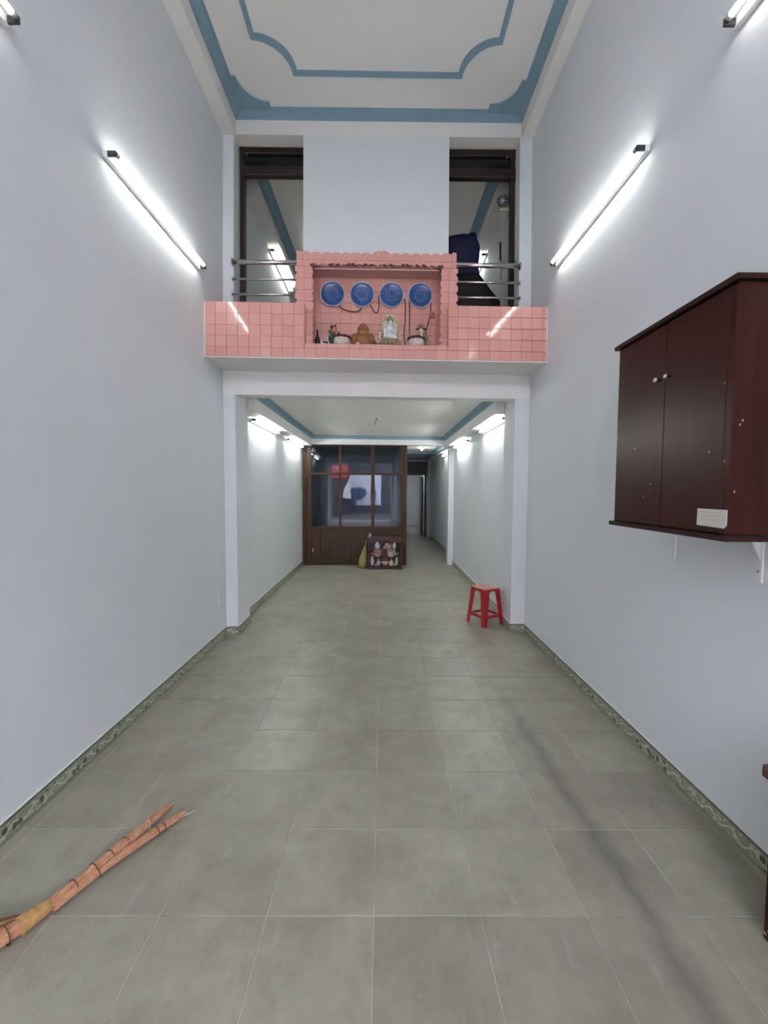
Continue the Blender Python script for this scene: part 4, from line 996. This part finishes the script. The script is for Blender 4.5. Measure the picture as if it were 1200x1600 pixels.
# ---- wall cabinet on the right
CX, CY0, CY1, CB, CT = 1.272, 1.525, 2.272, 1.428, 2.345
wc_ = thing('wall_cabinet', 'dark mahogany two-door cabinet hung on the right wall', 'cabinet', (1.44, 1.9, CB-0.022))
MB().box(CX+0.018, XR-0.001, CY0+0.019, CY1-0.019, CB+0.0005, CT-0.0005).build('carcass', MAT['mahog_edge'], wc_)
MB().box(CX+0.001, XR-0.001, CY0, CY0+0.0185, CB, CT, 0.001).build('side_panel', MAT['mahog'], wc_)
MB().box(CX+0.001, XR-0.001, CY1-0.0185, CY1, CB, CT, 0.001).build('side_panel', MAT['mahog'], wc_)
MB().box(CX-0.020, XR-0.001, CY0-0.018, CY1+0.018, CT+0.0003, CT+0.022, 0.003).build('top_board', MAT['mahog_edge'], wc_)
MB().box(CX-0.020, XR-0.001, CY0-0.018, CY1+0.018, CB-0.022, CB-0.0003, 0.003).build('bottom_board', MAT['mahog_edge'], wc_)
seam = 1.893
for a, e in ((CY0+0.030, seam-0.0012), (seam+0.0012, CY1-0.006)):
    d = MB().box(CX-0.002, CX+0.0165, a, e, CB+0.004, CT-0.004, 0.0015).build('door', MAT['mahog'], wc_)
    ky = seam+(0.035 if a > seam else -0.032)
    MB().lathe([(0.006, 0), (0.005, -0.010), (0.010, -0.016), (0.0125, -0.022), (0.010, -0.028), (0.0001, -0.030)], (CX-0.002, ky, 2.098), 14, 'x').build('knob', MAT['metal'], d)
MB().box(CX, CX+0.0165, CY0+0.0005, CY0+0.0295, CB+0.001, CT-0.001).build('stile', MAT['mahog'], wc_)
# paper sticker with faint print
k = NT('printed_paper'); X, Y, Z = k.sep(k.pos())
ln = k.math('LESS_THAN', k.math('FRACT', k.math('MULTIPLY', Z, 1/0.0145)), 0.40)
wd = k.math('GREATER_THAN', k.noise(1.0, 3, 0.7, stretch=(1, 420, 60)), 0.50)
inb = k.math('MULTIPLY', k.math('MULTIPLY', k.math('GREATER_THAN', Y, 1.553), k.math('LESS_THAN', Y, 1.648)), k.math('MULTIPLY', k.math('GREATER_THAN', Z, 1.478), k.math('LESS_THAN', Z, 1.512)))
k.base(k.mix(k.math('MULTIPLY', k.math('MULTIPLY', ln, wd), k.math('MULTIPLY', inb, 0.40)), (0.60, 0.56, 0.52), (0.25, 0.2, 0.19))); k.set(0.7)
st_ = tag(MB().prism([(1.533, 1.453), (1.667, 1.456), (1.665, 1.5225), (1.521, 1.5225), (1.521, 1.466)], CX-0.0042, CX-0.0026, 'x').build('paper_sticker', k.m, None, origin=(CX-0.003, 1.6, 1.455)), 'white printed paper stuck on the lower corner of the wall cabinet', 'sticker')
# small paint chips on the cabinet doors
for (y, z, w_, h_) in ((1.97, 1.62, .004, .007), (2.10, 1.80, .004, .006), (1.62, 1.74, .003, .008), (1.545, 1.70, .003, .006), (2.02, 1.56, .002, .010), (1.56, 1.99, .003, .005)):
    MB().prism([(y, z), (y+w_, z+h_*.2), (y+w_*.8, z+h_), (y+w_*.1, z+h_*.8)], CX-0.0030, CX-0.0022, 'x').build('paint_chip', MAT['cream'], wc_)
for (x, z) in ((1.292, 1.585), (1.30, 1.83), (1.31, 1.845)):
    MB().prism([(x, z), (x+0.004, z+0.002), (x+0.003, z+0.010), (x-0.001, z+0.006)], CY0-0.0012, CY0-0.0002, 'y').build('paint_chip', MAT['cream'], wc_)
# bracket and conduit under it
br_ = thing('shelf_bracket', 'white wall bracket holding up the near end of the cabinet', 'bracket', (1.58, 1.735, 1.20))
MB().box(1.590, XR-0.0005, 1.718, 1.748, 1.205, 1.404, 0.002).build('wall_plate', MAT['white'], br_)
MB().box(1.30, 1.5895, 1.722, 1.744, 1.398, 1.405, 0.001).build('arm', MAT['white'], br_)
MB().prism([(1.595, 1.30), (1.5899, 1.30), (1.545, 1.397), (1.595, 1.397)], 1.728, 1.738, 'y').build('gusset', MAT['white'], br_)
MB().lathe([(0.006, -0.004), (0.005, 0.0), (0.003, 0.002)][::-1], (1.590, 1.733, 1.255), 8, 'x').build('screw', MAT['metal'], br_)
tag(MB().box(XR-0.012, XR-0.0005, 2.235, 2.257, 1.215, 1.405, 0.003).build('cable_duct', MAT['wall'], None, origin=(XR, 2.245, 1.215)), 'short pale cable duct on the wall below the cabinet', 'cable duct')

# ---- low cabinet at the right edge
lc = thing('low_cabinet', 'dark red wooden low cabinet at the right edge of the floor', 'cabinet', (1.48, 1.0, 0))
MB().box(1.368, XR-0.013, 0.62, 1.398, 0.0, 0.585, 0.003).build('body', MAT['mahog'], lc)
MB().box(1.345, XR-0.001, 0.60, 1.415, 0.5855, 0.632, 0.005).build('top_board', wood('worn_brown_edge', (0.05, 0.018, 0.012), (0.13, 0.05, 0.03), 'y', 0.45), lc)
for a in (0.632, 1.012): 
    d = MB().box(1.360, 1.3678, a, a+0.372, 0.05, 0.575, 0.002).build('door', MAT['mahog'], lc)
    MB().lathe([(0.006, 0), (0.010, -0.012), (0.008, -0.02)], (1.360, 1.0+(0.05 if a > 1 else -0.03), 0.40), 10, 'x').build('knob', MAT['metal'], d)
for y, z, q in ((1.37, 0.035, .012), (1.385, 0.018, .010), (1.35, 0.012, .014), (1.36, 0.055, .006)):
    MB().prism([(y, z), (y+q, z+q*.3), (y+q*.8, z+q), (y+.1*q, z+q*.9)], 1.3672, 1.3678, 'x').build('paint_chip', MAT['cream'], lc)

# ---- palm-rib broom on the floor
MAT['palm'] = wood('palm_stalk', (0.28, 0.105, 0.045), (0.46, 0.215, 0.115), 'z', 0.55, 1.0, 0.3)
k = NT('palm_stalk_fibre'); f = k.noise(1.0, 5, 0.65, stretch=(60, 22, 60)); g = k.noise(9, 3)
k.base(k.mix(k.math('MULTIPLY', g, 0.5), k.ramp(f, [(0.3, (0.30, 0.125, 0.055)), (0.72, (0.62, 0.36, 0.23))]), (0.52, 0.26, 0.145))); k.set(0.5, spec=0.3); k.bump(f, 0.4, 0.004); MAT['palm'] = k.m
k = NT('palm_leaf_fibre'); f = k.noise(1.0, 5, 0.65, stretch=(50, 26, 50)); k.base(k.ramp(f, [(0.3, (0.15, 0.075, 0.03)), (0.7, (0.30, 0.17, 0.08))])); k.set(0.6); MAT['leaf'] = k.m
MAT['tiefibre'] = soft('yellow_tie_fibre', (0.40, 0.225, 0.085), 0.3, 45, 0.6, 0.4)
MAT['binding'] = soft('dark_binding', (0.10, 0.04, 0.02), 0.2, 40, 0.6)
bm = thing('broom', 'palm stalk broom with forked handle lying on the floor at the left', 'broom', (-1.22, 1.5, 0))
def path(pts, n=8):
    pts = [Vector(p) for p in pts]; out = []
    for i in range(len(pts)-1):
        p0, p1, p2, p3 = pts[max(i-1,0)], pts[i], pts[i+1], pts[min(i+2,len(pts)-1)]
        for q in range(n):
            t = q/n; out.append(0.5*((2*p1)+(p2-p0)*t+(2*p0-5*p1+4*p2-p3)*t*t+(3*p1-p0-3*p2+p3)*t**3))
    return out+[pts[-1]]
def bundle(pts, rad, m, rs, nm, mat, seed):
    """each stalk of a bundle follows the path with its own offset"""
    rnd = random.Random(seed); ctr = path(pts); rr = path([(r, 0, 0) for r in rad]); b = MB(); L = len(ctr)
    for q in range(m):
        a = 2*PI*q/m+rnd.uniform(-.3, .3); ph = rnd.uniform(0, 6); e0 = 0; e1 = L-rnd.randint(0, 3)
        pth = []
        for i in range(e0, e1):
            t = (ctr[min(i+1, L-1)]-ctr[max(i-1, 0)]).normalized(); sd = Vector((0,0,1)).cross(t).normalized(); up = t.cross(sd)
            R_ = rr[i][0]; p = ctr[i]+sd*math.cos(a)*R_+up*math.sin(a)*R_*0.75; p.z = max(p.z, rs*1.02); pth.append(p)
        b.tube(pth, [rs*(1-0.25*i/len(pth)) for i in range(len(pth))], 6)
    o = b.build(nm, mat, bm); o['kind'] = 'stuff'; return o
tie = (-1.236, 1.480, 0.030)
bundle([(-1.268, 1.425, 0.030), (-1.215, 1.535, 0.030), (-1.155, 1.675, 0.033), (-1.10, 1.81, 0.036), (-1.04, 1.985, 0.030)], [0.019, 0.016, 0.016, 0.015, 0.010], 9, 0.0085, 'handle_stalks', MAT['palm'], 1)
MB().tube([Vector(p)+Vector((0,0,-0.004)) for p in path([(-1.215, 1.535, 0.034), (-1.155, 1.675, 0.035), (-1.10, 1.81, 0.036), (-1.045, 1.965, 0.030)])], [0.012]*25, 10).build('handle_core', MAT['palm'], bm)
bundle([(-1.225, 1.478, 0.024), (-1.165, 1.60, 0.024), (-1.10, 1.715, 0.024), (-1.01, 1.855, 0.024), (-0.950, 1.945, 0.020)], [0.012, 0.010, 0.012, 0.012, 0.008], 7, 0.0075, 'handle_stalks', MAT['palm'], 2)
MB().tube([Vector(p) for p in path([(-1.165, 1.60, 0.024), (-1.10, 1.715, 0.024), (-1.01, 1.855, 0.024), (-0.955, 1.935, 0.020)])], [0.009]*25, 10).build('handle_core', MAT['palm'], bm)
MB().tube([(-0.965, 1.92, 0.012), (-0.93, 1.955, 0.008), (-0.905, 1.985, 0.004)], [0.004, 0.003, 0.0015], 6).build('twig', MAT['cream'], bm)
MB().tube(path([(-1.282, 1.397, 0.034), (-1.268, 1.422, 0.036), (-1.252, 1.450, 0.035), (-1.240, 1.474, 0.033)]), [0.034-0.0004*i for i in range(25)], 14).build('tie', MAT['tiefibre'], bm)
def wrap(c, d, r_):
    d = Vector(d).normalized(); sd = Vector((0,0,1)).cross(d).normalized(); up = d.cross(sd); c = Vector(c)
    pts = []
    for q in range(17):
        a = 2*PI*q/16; p = c+sd*math.cos(a)*r_+up*math.sin(a)*r_*0.85; p.z = max(p.z, 0.003); pts.append(p)
    MB().tube(pts, 0.0024, 5).build('binding', MAT['binding'], bm)
for t in (0.0, 0.22, 0.42, 0.62): wrap(Vector((-1.205, 1.555, 0.033)).lerp(Vector((-1.075, 1.88, 0.035)), t), (0.12, 0.32, 0), 0.0245-0.004*t)
for t in (0.06, 0.72, 0.80): wrap(Vector((-1.165, 1.60, 0.024)).lerp(Vector((-0.97, 1.915, 0.022)), t), (0.2, 0.3, 0), 0.0190)
# sweeping end, two lobes fanning out under the tie
def fan(base, tips, m, rs, nm, mat, seed, rise):
    rnd = random.Random(seed); b = MB(); A, B_ = Vector(tips[0]), Vector(tips[1])
    for q in range(m):
        t = (q+rnd.uniform(0.1, 0.9))/m; end = A.lerp(B_, t); lay = rnd.uniform(0, 1)
        s0 = Vector(base)+Vector((rnd.uniform(-.012, .012), rnd.uniform(-.012, .012), rnd.uniform(-.012, .018)))
        mid = s0.lerp(end, 0.5)+Vector((0, 0, rise*lay))
        end = Vector((end.x, end.y, 0.006+0.035*lay)); pth = path([s0, mid, end], 5)
        for p in pth: p.z = max(p.z, rs*1.05)
        b.tube(pth, [rs*(1-0.3*i/len(pth)) for i in range(len(pth))], 5)
    o = b.build(nm, mat, bm); o['kind'] = 'stuff'; return o
fan((-1.262, 1.43, 0.032), ((-1.66, 1.36, 0), (-1.60, 1.20, 0)), 46, 0.0042, 'bristles', MAT['leaf'], 5, 0.03)
bundle([(-1.262, 1.435, 0.030), (-1.315, 1.36, 0.034), (-1.375, 1.27, 0.038), (-1.44, 1.165, 0.036), (-1.52, 1.02, 0.026)], [0.016, 0.024, 0.032, 0.036, 0.040], 16, 0.0095, 'bristle_stalks', MAT['palm'], 9)
MB().tube(path([(-1.262, 1.435, 0.030), (-1.315, 1.36, 0.034), (-1.375, 1.27, 0.037), (-1.44, 1.165, 0.036), (-1.51, 1.03, 0.028)]), [0.016+0.0006*i for i in range(33)], 10).build('bristle_core', MAT['palm'], bm)
for t, r_ in ((0.18, 0.036), (0.34, 0.042), (0.50, 0.047), (0.70, 0.05)): wrap(Vector((-1.262, 1.435, 0.033)).lerp(Vector((-1.49, 1.07, 0.036)), t), (-0.22, -0.36, 0), r_)
tag(MB().tube(path([(-1.085, 1.842, 0.045), (-1.075, 1.845, 0.058), (-1.062, 1.835, 0.05), (-1.058, 1.82, 0.03), (-1.06, 1.81, 0.012)]), 0.0016, 5).build('hanging_loop', MAT['cream'], bm))
del_ = None

# ---- ceiling hook in the back room
hk = thing('ceiling_hook', 'small dark wire hook on the ceiling of the back room', 'hook', (-0.10, 6.42, 2.70), True)
MB().lathe([(0.02, 0), (0.018, -0.008), (0.006, -0.012)], (-0.10, 6.42, 2.70), 12).build('rose', MAT['white'], hk, True)
MB().tube(path([(-0.10, 6.42, 2.69), (-0.105, 6.42, 2.65), (-0.12, 6.42, 2.60), (-0.115, 6.42, 2.58)]), 0.005, 6).build('wire', MAT['dark'], hk, True)
MB().tube(path([(-0.10, 6.42, 2.69), (-0.085, 6.42, 2.66), (-0.09, 6.42, 2.64)]), 0.004, 6).build('wire', MAT['dark'], hk, True)

# ---- socket on the left wall by the pillar
so = thing('wall_socket', 'flat white socket low on the left wall by the pillar', 'socket', (XL, 4.27, 0.42))
MB().box(XL+0.0003, XL+0.010, 4.235, 4.305, 0.40, 0.51, 0.002).build('plate', MAT['white'], so)
for dz in (0.43, 0.47): MB().box(XL+0.0101, XL+0.011, 4.262, 4.278, dz, dz+0.012).build('slot', MAT['dark'], so)

# ---- things in the right upper doorway
def cloth_block(x0, x1, y0, y1, z0, z1, lean, flare, name, mat, label, cat, seed):
    nx, ny, nz = 7, 5, 8; rnd = random.Random(seed); b = MB(); idx = {}; vs, fs = [], []
    def pt(i, j, k_):
        u, v, w_ = i/nx, j/ny, k_/nz
        x = x0+(x1-x0)*u; y = y0+(y1-y0)*v; z = z0+(z1-z0)*w_
        x += lean*w_ + min(flare, 4*flare*(1-w_))*u
        fold = 0.014*math.sin(9*u+4*w_+seed)+0.010*math.sin(17*u-3*v+seed*2)
        if j == 0: y += fold
        if i in (0, nx): x += 0.012*math.sin(6*w_+5*v+seed)
        if k_ == nz: z += 0.012*math.sin(5*u+3*v+seed)+0.02*(u)
        return (x, y, z)
    def vid(i, j, k_):
        if (i, j, k_) not in idx: idx[i, j, k_] = len(vs); vs.append(pt(i, j, k_))
        return idx[i, j, k_]
    for i in range(nx):
        for k_ in range(nz):
            fs += [(vid(i,0,k_), vid(i+1,0,k_), vid(i+1,0,k_+1), vid(i,0,k_+1)), (vid(i,ny,k_), vid(i,ny,k_+1), vid(i+1,ny,k_+1), vid(i+1,ny,k_))]
    for j in range(ny):
        for k_ in range(nz):
            fs += [(vid(0,j,k_), vid(0,j,k_+1), vid(0,j+1,k_+1), vid(0,j+1,k_)), (vid(nx,j,k_), vid(nx,j+1,k_), vid(nx,j+1,k_+1), vid(nx,j,k_+1))]
    for i in range(nx):
        for j in range(ny):
            fs += [(vid(i,j,0), vid(i,j+1,0), vid(i+1,j+1,0), vid(i+1,j,0)), (vid(i,j,nz), vid(i+1,j,nz), vid(i+1,j+1,nz), vid(i,j+1,nz))]
    b.add(vs, fs, True)
    return tag(b.build(name, mat, None, True, origin=((x0+x1)/2, (y0+y1)/2, z0)), label, cat)
cloth_block(0.55, 1.15, 5.05, 5.60, 3.001, 4.13, 0.0, 0.27, 'covered_stack', MAT['black'], 'bulky stack under a black cover behind the right railing', 'stack', 2)
cloth_block(0.80, 1.15, 5.10, 5.45, 4.185, 4.62, -0.03, 0.03, 'folded_tarpaulin', MAT['navy'], 'navy blue cloth bundle on the black covered stack', 'cloth', 4)
# little wall shelf with octagonal mirror and incense pot
ws = thing('wall_shelf', 'small white shelf on the right jamb of the upper doorway', 'shelf', (1.43, 4.80, 4.70), True)
MB().box(1.315, 1.555, 4.745, 4.90, 4.688, 4.700, 0.003).build('board', MAT['white'], ws, True)
MB().prism([(1.5595, 4.6875), (1.44, 4.6875), (1.5595, 4.63)], 4.81, 4.82, 'y').build('support', MAT['white'], ws, True)
mr = thing('octagonal_mirror', 'small black octagonal mirror with white pattern on the wall shelf', 'mirror', (1.362, 4.80, 4.735), True)
oc = lambda r_: [(1.362+r_*math.cos(PI/8+PI/4*q), 4.812+r_*math.sin(PI/8+PI/4*q)) for q in range(8)]
MB().prism(oc(0.066), 4.790, 4.806, 'y').build('frame', MAT['dark'], mr, True)
for q in range(8):
    a = PI/4*q; c, s_ = math.cos(a), math.sin(a)
    for r_ in (0.036, 0.047):
        pts = [(1.362+r_*c-s_*t, 4.812+r_*s_+c*t) for t in (-0.010, 0.010)]
        MB().tube([(pts[0][0], 4.788, pts[0][1]), (pts[1][0], 4.788, pts[1][1])], 0.0030, 4).build('pattern_bar', MAT['cream'], mr, True)
MB().lathe([(0.022, -0.001), (0.022, 0.003), (0.016, 0.005)], (1.362, 4.790, 4.812), 14, 'y').build('centre', MAT['platerim'], mr, True)
MB().box(1.325, 1.40, 4.782, 4.82, 4.7005, 4.746, 0.004).build('stand', soft('ochre_paint', (0.30, 0.22, 0.06), 0.2, 30, 0.5), mr, True)
ip = thing('incense_pot', 'pale incense pot with sticks beside the octagonal mirror', 'pot', (1.445, 4.82, 4.70), True)
MB().lathe([(0.02, 4.7005), (0.03, 4.72), (0.032, 4.76), (0.026, 4.775), (0.0001, 4.77)], (1.445, 4.82, 0), 12).build('pot', MAT['cream'], ip, True)
for dx, dz in ((-0.02, 0.13), (0.012, 0.15), (0.0, 0.11)):
    MB().tube([(1.445, 4.82, 4.765), (1.445+dx, 4.82, 4.775+dz)], 0.004, 5).build('stick', MAT['cream'], ip, True)
cable([(1.525, 5.45, 4.74), (1.527, 5.45, 4.60), (1.53, 5.45, 4.52)], 'thin dark cord with plug hanging on the right wall of the upper room', 0.012, 6, 'dark')
cable([(1.535, 5.46, 4.55), (1.54, 5.44, 4.44), (1.53, 5.42, 4.34), (1.52, 5.40, 4.25)], 'thin dark wire below the hanging plug in the upper room', 0.004, 6, 'dark')
